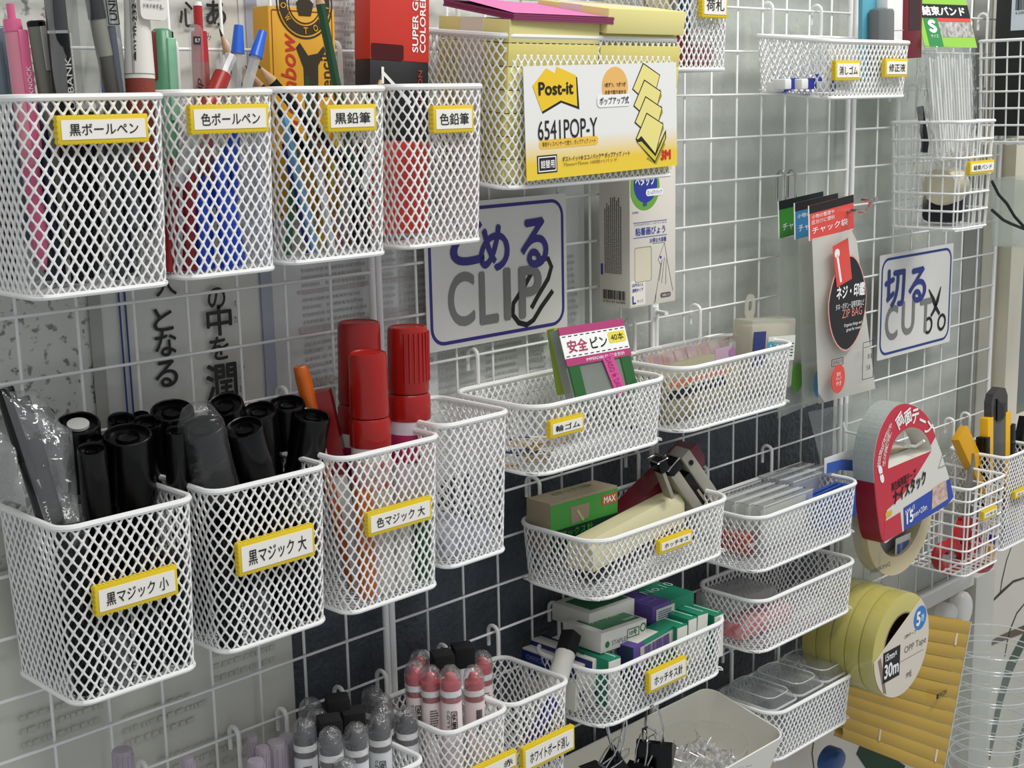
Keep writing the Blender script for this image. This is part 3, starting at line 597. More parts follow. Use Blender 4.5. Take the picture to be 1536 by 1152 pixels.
# coloured pencil basket
RBOX = col('red_card', 'd2392c', rough=.45); KBOX = col('black_card', '1d1d1f', rough=.45)
t = thing('pencil_box', 'red and black cardboard box of coloured pencils leaning in its basket', 'box', frame(P(555, 88, -.072), (1, 0, -.05), (-.12, 0, 1)))
W_ = .0665; D_ = .021
obj('upper_sleeve', MB().box((W_ / 2, .05, -D_ / 2), (W_, .10, D_), bev=.0005), RBOX, t)
obj('black_band', MB().box((W_ / 2, -.034, -D_ / 2), (W_ - .0006, .068, D_ - .0006), bev=.0005), KBOX, t)
obj('lower_sleeve', MB().box((W_ / 2, -.108, -D_ / 2 + .0004), (W_, .080, D_), bev=.0005), RBOX, t)
obj('window', MB().prism(rrect(.036, .013, .002, 3, .019, .0068), .0001, .0003), col('dark_red_window', '4a0c0c', rough=.15), t, smooth=False)
text('lettering', 'COLORED PENCIL', .090, .0068, L(.0585, .053, 0, PI / 2), WPRINT, t, bold=.02); text('lettering', 'SUPER GRADE', .072, .0068, L(.0500, .044, 0, PI / 2), WPRINT, t, bold=.02)
text('lettering', 'UNION', .030, .0048, L(.056, -.022, 0, PI / 2), col('red_print', 'c8402c'), t)
obj('white_stroke', MB().box((.0135, -.013, .0004), (.0028, .014, .0002)).prism([(.0145, -.0095), (.046, -.034), (.044, -.0365), (.0130, -.012)][::-1], .0003, .0005), WPRINT, t, smooth=False)
for i, (px, c) in enumerate(((572, WOOD), (612, CP[4]), (705, CP[1]))):
    if i == 0: pencil('natural pencil peeping over the rim of the coloured pencil basket', P(572, 110, -.095), P(566, 150, -.098), .10, CP[5])
# sticky note basket
PAD = col('yellow_pad', 'ddd07a', rough=.8, noise=.04, nscale=300); PAD2 = col('pale_yellow_pad', 'e6dc92', rough=.8); BAND = col('paper_band', 'e4dccb', rough=.6)
PNK = col('pink_pad', 'e07cb6', rough=.7); PNKS = col('magenta_pad_edge', '8e3a62', rough=.8)
padw = .118
def pad(x, y, z, w, d, h, label, grp, m=PAD, band=True, rz=0.0, tilt=0.09):
    T5 = Matrix.Translation((0, -.114, .08)) @ Matrix.Rotation(tilt, 4, 'X') @ Matrix.Translation((0, .114, -.08))
    t = thing('sticky_note_pad', label, 'sticky notes', T5 @ Matrix.Translation((x, y, z)) @ Matrix.Rotation(rz, 4, 'Z'), grp)
    obj('sheets', MB().box((w / 2, d / 2, h / 2), (w, d, h), bev=.0004), m, t)
    if band: obj('band', MB().box((w / 2, d * .52, h / 2), (w + .0006, d * .32, h + .0006)), BAND, t)
    return t
zb5 = .080
for lev in range(7):
    for c_ in range(2):
        if lev == 6 and c_ == 1: continue
        hh = .0195; x = .410 + c_ * .121; top_ = lev >= 6
        pad(x, -.114, zb5 + .002 + lev * .0203, padw, .092, hh, 'yellow sticky note pad in the stack seen through the mesh basket' if not top_ else 'yellow sticky note pad with a paper band under the pink pad', 'sticky note pads stacked in the basket' if not top_ else None, PAD if lev % 3 else PAD2, band=True)
pad(.534, -.110, zb5 + 6 * .0203, .112, .088, .012, 'yellow pad at the top of the stack beside the pink pad', None, PAD2); pad(.531, -.112, zb5 + 6 * .0203 + .0122, .117, .09, .0225, 'thick yellow pad with a cream band lying highest in the basket', None, PAD2, rz=.02, tilt=.15)
t = thing('sticky_note_pad', 'bright pink sticky note pad lying on top of the yellow pads', 'sticky notes', Matrix.Translation((.411, -.130, .2215)) @ Matrix.Rotation(.19, 4, 'X') @ Matrix.Rotation(-.03, 4, 'Z'))
obj('sheets', MB().grid(lambda u, v: (u * .128, v * .095, .0068 + .004 * (1 - u) ** 2 * v), 10, 8), PNK, t)
for k in range(3): obj('sheet_layer', MB().box((.064, .0475, .0012 + .002 * k), (.128 - .001 * (k % 2), .095, .0018)), PNKS, t)
CARD = col('glossy_white_card', 'ecebe8', rough=.35)
t, W, H = card4('product_card', 'white and yellow product card picturing folded notes, hung on the sticky note basket', 'card', (780, 98), (1013, 95), (1017, 246), (795, 273), -.1275, None)
nt_m = bpy.data.materials.new('card_yellow_fade'); nt_m.use_nodes = True; nt = nt_m.node_tree; bs = nt.nodes['Principled BSDF']; bs.inputs['Roughness'].default_value = .35
tc = nt.nodes.new('ShaderNodeTexCoord'); sp = nt.nodes.new('ShaderNodeSeparateXYZ'); rp = nt.nodes.new('ShaderNodeValToRGB'); nt.links.new(tc.outputs['Generated'], sp.inputs[0]); nt.links.new(sp.outputs['Y'], rp.inputs[0]); nt.links.new(rp.outputs[0], bs.inputs['Base Color'])
rp.color_ramp.elements[0].position = .0; rp.color_ramp.elements[0].color = srgb('f0cf3a'); rp.color_ramp.elements[1].position = .38; rp.color_ramp.elements[1].color = srgb('ecebe8'); e_ = rp.color_ramp.elements.new(.14); e_.color = srgb('efcb40')
obj('card', MB().prism([(-W / 2, -H / 2), (W / 2, -H / 2), (W / 2, H / 2), (-W / 2, H / 2)], -.0006, 0), nt_m, t, smooth=False)
def cu(fx, fy): return (fx - .5) * W, (.5 - fy) * H
LOGO = col('logo_yellow', 'f1c92c', rough=.4)
x, y = cu(.19, .20)
obj('logo_shadow', MB().prism([(-.030, .002), (-.012, .017), (0, .013), (.002, .019), (.028, .010), (.030, -.019), (.006, -.012), (-.019, -.021)], .0001, .0002, L(x + .001, y - .001)), INK, t, smooth=False)
obj('logo_note', MB().prism([(-.030, .003), (-.012, .018), (0, .013), (.002, .019), (.027, .011), (.028, -.017), (.006, -.011), (-.019, -.020)], .0002, .0004, L(x, y)), LOGO, t, smooth=False)
text('lettering', 'Post-it', .046, .012, L(x, y, .0003), INK, t, bold=.03)
x, y = cu(.57, .13); obj('orange_disc', MB().prism([(.0185 * math.cos(k * PI / 20), .0185 * math.sin(k * PI / 20)) for k in range(40)], .0001, .0003, L(x, y - .008)), col('pale_orange_print', 'ecb868'), t, smooth=False)
text('lettering', '1枚ずつ、つぎつぎ', .030, .0042, L(x, y - .006, .0002), INK, t, bold=.006); text('lettering', '片手で取り出せる', .030, .0042, L(x, y - .013, .0002), INK, t, bold=.006)
x, y = cu(.56, .335); obj('caption_plate', MB().prism(rrect(.048, .0115, .004, 4), .0005, .0006, L(x, y)), WPRINT, t, smooth=False); text('lettering', 'ポップアップ式', .042, .0070, L(x, y, .0006), INK, t, bold=.012)
x, y = cu(.26, .565); text('lettering', '6541POP-Y', .080, .0175, L(x, y), INK, t, bold=.004)
x, y = cu(.265, .69); obj('yellow_strip', MB().prism(rrect(.080, .0085, .004, 4), .0001, .0002, L(x, y)), col('strip_yellow', 'eec24a'), t, smooth=False); text('lettering', '専用ディスペンサーで使う、ポップアップ ノート', .072, .0045, L(x, y, .0001), INK, t)
x, y = cu(.125, .865); obj('black_frame', MB().box((x, y, .0002), (.026, .016, .0002)), INK, t); obj('inner_frame', MB().ring(rrect(.0235, .0135, .0003, 1, x, y), rrect(.0215, .0115, .0003, 1, x, y), .0003, .0004), WPRINT, t); text('lettering', '詰替用', .018, .0075, L(x, y, .0003), WPRINT, t, bold=.02)
x, y = cu(.44, .835); text('lettering', 'ポスト-イット® エコノパック™ ポップアップ ノート', .095, .0048, L(x, y), INK, t, bold=.006); x, y = cu(.40, .885); text('lettering', '75mm×75mm 100枚×1パッド', .075, .0038, L(x, y), col('brown_print', '8a7430'), t)
x, y = cu(.915, .885); text('lettering', '3M', .016, .0105, L(x, y), col('red_logo', 'd0301c'), t, bold=.06)
G0 = L(*cu(.79, .455)) @ Matrix.Scale(1.05, 4)
for k in range(4):
    yy = .024 - .0150 * k; sh = .0012 * k; z = .0001 + .0001 * k
    obj('fold_back', MB().prism([(-.006 + sh, yy - .022), (.019 + sh, yy - .004), (.021 + sh, yy - .011), (.008 + sh, yy - .028)], z, z + .00004, G0), col('fold_olive', 'a89c34'), t, smooth=False)
    obj('fold_line', MB().prism([(-.0215 + sh, yy - .0035), (-.0055 + sh, yy + .0200), (.0190 + sh, yy + .0085), (.0060 + sh, yy - .0210)], z + .00003, z + .00006, G0), INK, t, smooth=False)
    obj('folded_note', MB().prism([(-.020 + sh, yy - .003), (-.005 + sh, yy + .0185), (.0178 + sh, yy + .0080), (.0055 + sh, yy - .0195)], z + .00006, z + .0001, G0), col('fold_yellow', 'ece08a'), t, smooth=False)
obj('pad_outline', MB().prism([(-.017, -.026), (-.010, -.022), (.010, -.039), (.026, -.018), (.026, -.026), (.009, -.048)], .00055, .0006, G0), INK, t, smooth=False)
obj('pad_edge', MB().prism([(-.0155, -.0275), (-.010, -.027), (.010, -.042), (.0245, -.0215), (.0245, -.026), (.009, -.046)], .0006, .0007, G0), col('pad_gold', 'd6c640'), t, smooth=False)
# shipping tag basket
for i, (fx, fy, hz, c, w_) in enumerate(((.12, .3, .12, 'd9c9a0', .02), (.30, .45, .13, 'cdbb90', .03), (.42, .2, .11, '2f5f9a', .006), (.60, .4, .12, 'b9c4c0', .03), (.80, .5, .13, 'c6ccc8', .03), (.25, .15, .035, '8a2a2c', .02), (.55, .12, .022, 'a86a72', .03))):
    x, y = inside('A6', fx, fy); tagp(obj('shipping_tag', MB().box((x, y, .184 + hz / 2), (w_, .012, hz), bev=.0008), col('tagcol%d' % i, c, rough=.7)), ('thin tan card stack', 'wide tan card stack', 'blue card strip', 'pale green card stack', 'pale grey card stack', 'dark red bundle', 'mauve bundle')[i] + ' inside the shipping tag basket', 'tag', 'tags and cards in the shipping tag basket')
# eraser / correction fluid basket
z7 = .153
M_ER = col('white_eraser', 'e9e8e4', rough=.7); NAVY = col('navy_sleeve', '2432a0', rough=.4)
for i, (a, b, yy) in enumerate((((1178, 118), (1202, 117), -.085), ((1203, 118), (1228, 117), -.095), ((1214, 112), (1236, 111), -.07), ((1240, 122), (1256, 121), -.10), ((1168, 122), (1190, 121), -.06))):
    t, W = boxpx('eraser', 'white eraser in a blue paper sleeve in the shallow basket', 'eraser', a, b, .018, .012, M_ER, yy, bev=.0018, group='erasers in the shallow basket')
    obj('sleeve', MB().box((W * .62, .009, -.006), (W * .5, .0184, .0124)), NAVY, t)
TEAL = col('teal_card', '57a3b8', rough=.5)
t, W = boxpx('correction_pen_pack', 'teal blister pack of a correction pen standing in the shallow basket', 'pack', (1294, -25), (1328, -25), .006, .115, TEAL, -.075, -.075)
obj('blister', MB().box((W * .55, -.009, -.072), (W * .75, .018, .085), bev=.006), clear('smoky_blister', 'a3a6a6', .55), t); obj('pen_base', MB().box((W * .55, -.009, -.108), (W * .7, .014, .010), bev=.002), NAVY, t)
t, W = boxpx('correction_bottle', 'white correction bottle with a blue foot in the shallow basket', 'bottle', (1332, -20), (1356, -20), .018, .10, M_ER, -.09, bev=.003)
obj('blue_foot', MB().box((W / 2, .009, -.088), (W + .0006, .0186, .018), bev=.002), NAVY, t); obj('seam', MB().box((W / 2, .009, -.052), (W + .0006, .0186, .0008)), col('seam_grey', 'a8a6a0'), t)
t, W = boxpx('dark_red_box', 'dark red box in clear wrap standing at the end of the shallow basket', 'box', (1355, -15), (1384, -15), .03, .085, col('wine_card', '6e1a26', rough=.3), -.065)
obj('photo_panel', MB().box((W * .6, -.0003, -.03), (W * .6, .0004, .04)), col('dark_photo', '3c2426', rough=.3), t)
# ------------------------------------------------------------------ signs clipped to the grid
def ribbon(pts, w, z0, z1, closed=False, M=None):
    pts = [Vector((p[0], p[1])) for p in pts]; n = len(pts); out = []; inn = []
    for i in range(n):
        a = pts[i - 1] if (closed or i > 0) else pts[i]; b = pts[(i + 1) % n] if (closed or i < n - 1) else pts[i]
        d = (b - a).normalized(); q = Vector((-d.y, d.x)) * (w / 2 if not isinstance(w, list) else w[i] / 2); out.append(pts[i] + q); inn.append(pts[i] - q)
    mb = MB()
    for i in range(n if closed else n - 1):
        j = (i + 1) % n; mb.prism([inn[i], inn[j], out[j], out[i]], z0, z1, M)
    return mb
INDIGO = col('indigo_ink', '33297e', rough=.6); SGREY = col('sign_grey', '7d7c7a', rough=.6); SPAPER = col('laminated_paper', 'dcdad6', rough=.35)
def sign(label, X0, X1, Z0, Z1, chars, graphic, ink):
    y = -.0062; C = Vector(((X0 + X1) / 2, y, (Z0 + Z1) / 2)); t = thing('sign', label, 'sign', front(C)); W, H = X1 - X0, Z1 - Z0
    sh = obj('sheet', MB().prism(rrect(W, H, .002, 2), -.0008, 0), SPAPER, t, smooth=False)
    obj('border', MB().ring(rrect(W * .955, H * .93, .018, 6), rrect(W * .955 - .007, H * .93 - .007, .0145, 6), .0001, .0003), ink, sh, smooth=False)
    def loc(px, py): q = P(px, py, y); return q.x - C.x, q.z - C.z
    for ch, px, py, w_, h_, m_, z in chars:
        x, yy = loc(px, py); text('lettering', ch, w_, h_, L(x, yy, z), m_, sh, bold=.030 if len(ch.encode()) > 1 else .02)
    graphic(sh, loc); return t
def clipart(t, loc):
    p = [(829, 436), (812, 460), (800, 480), (790, 487), (778, 484), (769, 472), (770, 455), (785, 432), (802, 400), (812, 388), (822, 388), (827, 400), (822, 418), (806, 445), (797, 462)]
    obj('paperclip_print', ribbon([loc(*q) for q in p], .0055, .0002, .0004), INK, t, smooth=False)
sign('white sign with blue frame reading CLIP and a printed paperclip', .4085, .6075, -.0855, .0575, [
    ('と', 700, 360, .046, .050, INDIGO, .0003), ('め', 741, 372, .043, .047, INDIGO, .0003), ('る', 801, 364, .041, .052, INDIGO, .0006), ('C', 692, 449, .036, .054, SGREY, .0001), ('L', 733, 446, .027, .054, SGREY, .0001), ('I', 760.5, 441, .0105, .054, SGREY, .0001), ('P', 795, 437, .034, .054, SGREY, .0005)], clipart, INDIGO)
def scissors(t, loc):
    def ell(c, rx, ry, tilt): return [loc(c[0] + rx * math.cos(a) * math.cos(tilt) - ry * math.sin(a) * math.sin(tilt), c[1] + rx * math.cos(a) * math.sin(tilt) + ry * math.sin(a) * math.cos(tilt)) for a in [k * 2 * PI / 20 for k in range(20)]]
    obj('scissors_print', ribbon([loc(*q) for q in ((1393, 434), (1400, 450), (1404, 462), (1409, 471))], [.002, .008, .006, .005], .0004, .0006), INK, t, smooth=False)
    obj('scissors_print', ribbon([loc(*q) for q in ((1411, 430), (1406, 450), (1401, 465), (1396, 474))], [.002, .008, .006, .005], .0004, .0006), INK, t, smooth=False)
    for c in ((1392, 488), (1412, 483)): obj('scissors_print', ribbon(ell(c, 5, 11, .15), .0045, .0004, .0006, True), INK, t, smooth=False)
BIND = col('navy_sign_ink', '27397e', rough=.6)
sign('white sign with blue frame reading CUT and printed scissors', 1.240, 1.4455, -.2135, -.066, [
    ('切', 1342, 432, .056, .056, BIND, .0003), ('る', 1376, 427, .050, .052, BIND, .0003), ('C', 1337, 484, .034, .050, SGREY, .0001), ('U', 1362, 476, .036, .050, SGREY, .0001), ('T', 1388, 473, .034, .050, SGREY, .0001)], scissors, BIND)
# ------------------------------------------------------------------ adhesive pin box hanging on the grid
A = P(945, 463, -.050); Bq = P(1013, 447, -.050); W = Bq.x - A.x; Hb = .155; D = .043
t = thing('adhesive_pin_box', 'off-white box of adhesive pins hanging under the sticky note basket', 'box', (A.x, -.050, A.z))
OFFW = col('off_white_card', 'dcd6ca', rough=.5)
obj('body', MB().box((W / 2, D / 2, Hb / 2), (W, D, Hb), bev=.0005), OFFW, t)
F = front((0, 0, 0)); FS = frame((0, 0, 0), (0, -1, 0), (0, 0, 1))
GRN = col('leaf_green_print', '6aa83c'); BLU = col('blue_print', '2638a0')
def disc(r, n=40): return [(r * math.cos(2 * PI * k / n), r * math.sin(2 * PI * k / n)) for k in range(n)]
obj('green_disc', MB().prism([(max(-.0235, p[0]), p[1]) for p in disc(.0245)], .0001, .0002, F @ L(.025, .1275)), GRN, t, smooth=False); obj('blue_disc', MB().prism(disc(.0195), .0002, .0003, F @ L(.026, .1305)), BLU, t, smooth=False)
text('lettering', 'ペタッツ', .032, .011, F @ L(.0245, .1345, .0002), WPRINT, t, bold=.04)
obj('caption', MB().prism(rrect(.029, .0075, .0035, 4), .0003, .0004, F @ L(.041, .1215)), WPRINT, t, smooth=False); text('lettering', 'たっぷりパック', .024, .0045, F @ L(.041, .1215, .0002), BLU, t)
text('lettering', '掲示', .007, .004, F @ L(.025, .1095, .0002), BLU, t, bold=.02); text('lettering', 'KOPEN', .010, .0022, F @ L(.009, .1015), INK, t)
for z in (.0905, .0745): obj('rule', MB().box((.034, z, .0002), (.056, .0006, .0001), F), BLU, t)
text('lettering', 'ひきはがせるしっかりとまる', .054, .0022, F @ L(.034, .0885), BLU, t); text('lettering', '粘着画びょう', .050, .0085, F @ L(.034, .081), BLU, t, bold=.012); text('lettering', 'お得な大容量', .028, .0052, F @ L(.047, .0700), BLU, t, bold=.01)
obj('window_edge_shade', MB().prism(rrect(.0285, .0375, .003, 4), .0001, .0002, F @ L(.022, .0455)), col('window_shadow', '9a927e'), t, smooth=False); obj('window', MB().prism(rrect(.0265, .036, .0028, 4), .0002, .0003, F @ L(.0215, .0452)), col('window_cream', 'd8cfb8', rough=.3), t, smooth=False)  # darker offset rim paints the shade around the window
for pts in ([(.038, .0665), (.058, .066), (.047, .048), (.052, .042)], [(.058, .066), (.064, .042), (.0725, .012)], [(.052, .044), (.046, .020), (.040, -.0), ], [(.054, .048), (.049, .025)], [(.058, .050), (.053, .022)], [(.061, .048), (.060, .020)], [(.044, .014), (.0425, .002)]):
    obj('hand_drawing', ribbon(pts, .0005, .0001, .0002, M=F), INK, t, smooth=False)
obj('pin_dot', MB().prism(disc(.0016, 12), .0001, .0002, F @ L(.0515, .0505)), BLU, t, smooth=False)
obj('size_plate', MB().prism(rrect(.024, .027, .0005, 1), .0001, .0002, F @ L(.0135, .0155)), col('plate_cream', 'e8e2d6'), t, smooth=False)
for i, (s_, w_) in enumerate((('はがせるくん', .018), ('透明タイプ', .018))): text('lettering', s_, w_, .004, F @ L(.0125, .0245 - .0058 * i, .0001), BLU, t, bold=.01)
text('lettering', 'L', .006, .009, F @ L(.0065, .0085, .0001), BLU, t, bold=.03); text('lettering', 'サイズ', .010, .0035, F @ L(.0165, .0065, .0001), BLU, t)
obj('dark_pill', MB().prism(rrect(.018, .0055, .0026, 4), .0001, .0002, F @ L(.060, .0085)), col('pill_grey', '55524c'), t, smooth=False); text('lettering', '50枚入り', .013, .003, F @ L(.060, .0085, .0001), WPRINT, t)
bars('small_print', .036, -.035, .118, -.010, 9, INK, t, FS @ Matrix(((0, 1, 0, 0), (1, 0, 0, 0), (0, 0, -1, 0), (0, 0, 0, 1))) @ L(0, 0, -.0009), vert=False, seed=4, fill=.42)
bars('barcode', -.038, .008, -.006, .018, 26, INK, t, FS, vert=True, seed=8); text('lettering', '4 901234 567890', .032, .0028, FS @ L(-.022, .0055), INK, t)
obj('blue_mark', MB().box((-.0395, .040, .0002), (.003, .012, .0002), FS), BLU, t)
# ------------------------------------------------------------------ zip bags on a chrome hook
q0 = P(1172, 262, 0); q1 = P(1188, 259, 0); zc = q0.z; arm_z = P(1285, 317, -.10).z
t = thing('grid_hook', 'chrome double-wire hook carrying the zip bags', 'hook', (q0.x, 0, zc))
for x in (0, q1.x - q0.x): obj('prong', MB().tube([(x, .006, -.030), (x, .006, 0), (x, .003, .0045), (x, -.002, .0045), (x, -.006, 0), (x, -.006, arm_z - zc)], .0016, 8), CHROME, t)
xm = (q1.x - q0.x) / 2; tip = P(1309, 299, -.128)
obj('arm', MB().tube([(0, -.006, arm_z - zc), (xm, -.008, arm_z - zc - .002), (xm + .004, -.06, arm_z - zc - .001), (xm + .006, -.112, arm_z - zc), (tip.x - q0.x, tip.y, tip.z - zc)], .0028, 8), CHROME, t)
obj('price_lug', MB().box((tip.x - q0.x - .002, tip.y + .003, tip.z - zc), (.006, .020, .006), bev=.001), CHROME, t)
MILK = clear('milky_bag', 'f0eee8', .72, .3, bump=.15, bscale=40, gloss=.6)
HAZY = clear('hazy_bag', 'eceeea', .42, .25, bump=.2, bscale=40, gloss=.7)
def bag(t, q, y, m, name='bag', bulge=.006, nu=10, nv=14, inv=None):
    pts = [P(p[0], p[1], yy) for p, yy in zip(q, y if isinstance(y, (tuple, list)) else (y,) * 4)]
    for s in (1, -1):
        def fn(u, v):
            b = pts[0] * (1 - u) * (1 - v) + pts[1] * u * (1 - v) + pts[2] * u * v + pts[3] * (1 - u) * v
            o = inv @ b if inv is not None else b - t.location
            k = bulge * math.sin(PI * u) ** .6 * math.sin(PI * min(1, v * 1.02)) ** .5 * (1 + .25 * math.sin(9 * u + 5 * v)); d = Vector((0, -k * s, 0))
            return tuple(o + (inv.to_3x3() @ d if inv is not None else d))
        obj(name, MB().grid(fn, nu, nv), m, t)
def zipbag(label, cname, hd, body, y, ccol, text_m, main, band_txt):
    t, W, H = card4('zip_bag_pack', label, 'bag pack', *hd, y, None)
    C = col(cname, ccol, rough=.4); inv = t.matrix_world.inverted()
    obj('header_card', MB().prism(rrect(W, H, .0005, 1), -.0005, 0), C, t, smooth=False)
    obj('header_edge', MB().box((-W / 2 - .0006, 0, -.0002), (.0016, H, .0008)), WPRINT, t); obj('black_strip', MB().box((0, H * .385, .0002), (W, H * .23, .0003)), INK, t)
    bag(t, body, y, HAZY if not main else MILK, 'bag', .007, inv=inv)
    return t, W, H, inv
t, W, H, inv = zipbag('zip bag pack with a green header hung deepest on the chrome hook', 'green_header', ((1167, 302), (1232, 288), (1238, 340), (1170, 358)), ((1170, 358), (1236, 345), (1250, 592), (1166, 628)), -.030, '3f8a34', WPRINT, False, '')
text('lettering', 'チャック', W * .5, H * .2, L(-W * .18, -H * .22), WPRINT, t)
q = P(1196, 566, -.040); obj('green_spot', MB().prism([(p[0] * .8, p[1] * 1.15) for p in disc(.016)], 0, .0006, inv @ front(q)), col('green_spot', '62a53a', rough=.3), t, smooth=False)
t, W, H, inv = zipbag('zip bag pack with a blue header between the green and red ones', 'blue_header', ((1188, 306), (1254, 291), (1260, 341), (1197, 358)), ((1197, 358), (1260, 343), (1285, 585), (1204, 612)), -.056, '2f7fae', WPRINT, False, '')
text('lettering', 'チャック', W * .5, H * .2, L(-W * .18, -H * .22), WPRINT, t); text('lettering', '小物の整理', W * .5, H * .12, L(-W * .2, H * .12), WPRINT, t)
q = P(1229, 575, -.066); obj('blue_spot', MB().prism([(p[0] * .8, p[1] * 1.15) for p in disc(.016)], 0, .0006, inv @ front(q)), col('blue_spot', '3a86ad', rough=.3), t, smooth=False)
t, W, H, inv = zipbag('zip bag pack with a red header and a black drop-shaped label reading ZIP BAG', 'red_header', ((1210, 312), (1278, 291), (1283, 343), (1218, 358)), ((1218, 358), (1283, 343), (1313, 583), (1228, 606)), -.086, 'dc4b40', WPRINT, True, '')
text('lettering', '小物の整理や', W * .5, H * .12, L(-W * .2, H * .16), WPRINT, t); text('lettering', '区分けに便利', W * .5, H * .12, L(-W * .2, H * .0), WPRINT, t); text('lettering', 'チャック袋', W * .8, H * .2, L(-W * .05, -H * .24), WPRINT, t, bold=.01)
def on(px, py, dy=.012): return inv @ front(P(px, py, -.086 - dy))
drop = []
for k in range(36):
    a = 2 * PI * k / 36; r_ = 1.0; x = math.cos(a); yv = math.sin(a); drop.append((.041 * x * (1 - .22 * max(0, yv)), .057 * yv + .004 * abs(x)))
obj('pink_outline', MB().prism([(p[0] * 1.05, p[1] * 1.04) for p in drop], 0, .0004, on(1271, 455)), col('pink_line', 'e2a49a'), t, smooth=False); obj('black_label', MB().prism(drop, .0004, .0008, on(1271, 455)), col('black_label', '161314', rough=.35), t, smooth=False)
text('lettering', 'ネジ・印鑑', .064, .017, on(1275, 436) @ L(0, 0, .0008), WPRINT, t, bold=.03); text('lettering', 'タネ・ボタン・証明写真など', .064, .008, on(1274, 457) @ L(0, 0, .0008), WPRINT, t); text('lettering', 'ZIP BAG', .045, .0105, on(1277, 468) @ L(0, 0, .0008), col('salmon_print', 'd88a80'), t)
text('lettering', 'Organize things and', .040, .005, on(1278, 486) @ L(0, 0, .0008), WPRINT, t); text('lettering', 'great for travel', .032, .005, on(1279, 493) @ L(0, 0, .0008), WPRINT, t)
obj('red_slip', MB().prism(rrect(.034, .052, .0004, 1), .0012, .0016, on(1262, 394) @ Matrix.Rotation(.22, 4, 'Z')), col('red_slip', 'dd4c40', rough=.35), t, smooth=False)
obj('screw_print', MB().prism(disc(.0055, 16), .0016, .0018, on(1254, 380)), WPRINT, t, smooth=False); obj('screw_print', ribbon([(0, 0), (.010, -.034)], .004, .0016, .0018, M=on(1254, 382)), WPRINT, t, smooth=False)
obj('red_spot', MB().prism([(p[0] * .9, p[1] * 1.1) for p in disc(.0165)], 0, .0006, on(1257, 568)), MATS['red_slip'], t, smooth=False)
for i, s_ in enumerate(('密封', 'チャック', '付')): text('lettering', s_, .012 if i else .009, .0052, on(1257, 561 + 7 * i) @ L(0, 0, .0006), WPRINT, t)
obj('note_box', MB().ring(rrect(.026, .009, .001, 2), rrect(.0248, .0078, .001, 2), 0, .0004, on(1256, 543)), INK, t, smooth=False); text('lettering', '非食品用', .021, .005, on(1256, 543), INK, t)
obj('size_diagram', MB().ring(rrect(.026, .048, .0003, 1), rrect(.0248, .0468, .0003, 1), 0, .0004, on(1302, 540)).box((0, .017, .0002), (.025, .0006, .0004), on(1302, 540)), INK, t, smooth=False); text('lettering', '83', .009, .006, on(1304, 534), INK, t); text('lettering', '58', .009, .006, on(1302, 551), INK, t)
# ------------------------------------------------------------------ cable ties in the wire basket
t, W, H = card4('cable_tie_pack', 'bag of white cable ties with a green header card marked S', 'bag pack', (1371, -4), (1451, -4), (1463, 73), (1386, 70), -.070, None, ys=(-.05, -.05, -.070, -.070))
inv = t.matrix_world.inverted(); LG = col('lime_card', '93c84a', rough=.4)
obj('header_card', MB().prism(rrect(W, H, .0005, 1), -.0006, 0), LG, t, smooth=False)
obj('black_strip', MB().box((0, H * .22, .0002), (W, H * .27, .0003)), INK, t); text('lettering', '結束バンド', W * .82, H * .19, L(0, H * .22, .0003), WPRINT, t, bold=.04)
obj('green_panel', MB().box((-W * .28, -H * .20, .0002), (W * .26, H * .56, .0003)), col('mid_green_card', '2f8a48'), t); text('lettering', 'S', W * .15, H * .26, L(-W * .28, -H * .08, .0003), WPRINT, t, bold=.06); text('lettering', 'サイズ', W * .14, H * .07, L(-W * .28, -H * .27, .0003), WPRINT, t)
obj('red_strip', MB().box((W * .17, H * .05, .0002), (W * .64, H * .07, .0003)), col('red_strip', 'd8483c'), t); obj('photo_panel', MB().box((W * .17, -H * .14, .0002), (W * .64, H * .30, .0003)), col('photo_grey', '807c7e', col2='c8c4c0', nscale=120), t)
bag(t, ((1386, 68), (1463, 72), (1468, 262), (1398, 255)), (-.070, -.070, -.085, -.085), BAG, 'bag', .016, inv=inv)
TIE = col('white_nylon', 'e8e8e4', rough=.4)
rnd = random.Random(5)
for k in range(16):
    u = (k + .5) / 16; a = P(1392 + 66 * u, 84 + rnd.uniform(-4, 6), -.068 + rnd.uniform(-.006, .006)); b = P(1404 + 58 * u, 232 + rnd.uniform(-6, 8), -.083 + rnd.uniform(-.006, .006))
    Mx = axis(a, b); tt = thing('cable_tie', 'white nylon cable tie in the bag with the green header', 'cable tie', Mx, 'cable ties in the bag'); ln = (b - a).length
    obj('strap', MB().box((0, 0, ln / 2), (.0036, .0013, ln)), TIE, tt); obj('head', MB().box((0, 0, ln), (.006, .0045, .006), bev=.0008), TIE, tt)
x = P(1432, 240, -.07); tagp(obj('tie_roll', MB().lathe([(.004, -.02), (.024, -.02), (.026, -.012), (.026, .012), (.024, .02), (.004, .02)], 24, Matrix.Translation((1.297, -.07, .028)) @ Matrix.Rotation(PI / 2, 4, 'Y')), col('cream_cord', 'd6cfb4', rough=.7, bump=.6, bscale=300)), 'cream roll of cord at the foot of the cable tie bag', 'roll')
tagp(obj('black_band_bundle', MB().box((1.312, -.06, -.002), (.040, .05, .040), Matrix.Rotation(0, 4, 'Z'), bev=.008), col('black_velcro', '2c2c34', rough=.9)), 'dark bundle of straps on the floor of the cable tie basket', 'straps')
tagp(obj('cable_tie_bag', MB().grid(lambda u, v: tuple(P(1345 + 60 * u, 75 + 240 * v, -.045 - .012 * math.sin(PI * u))), 8, 16), BAG), 'empty clear bag standing behind the cable tie pack', 'bag')
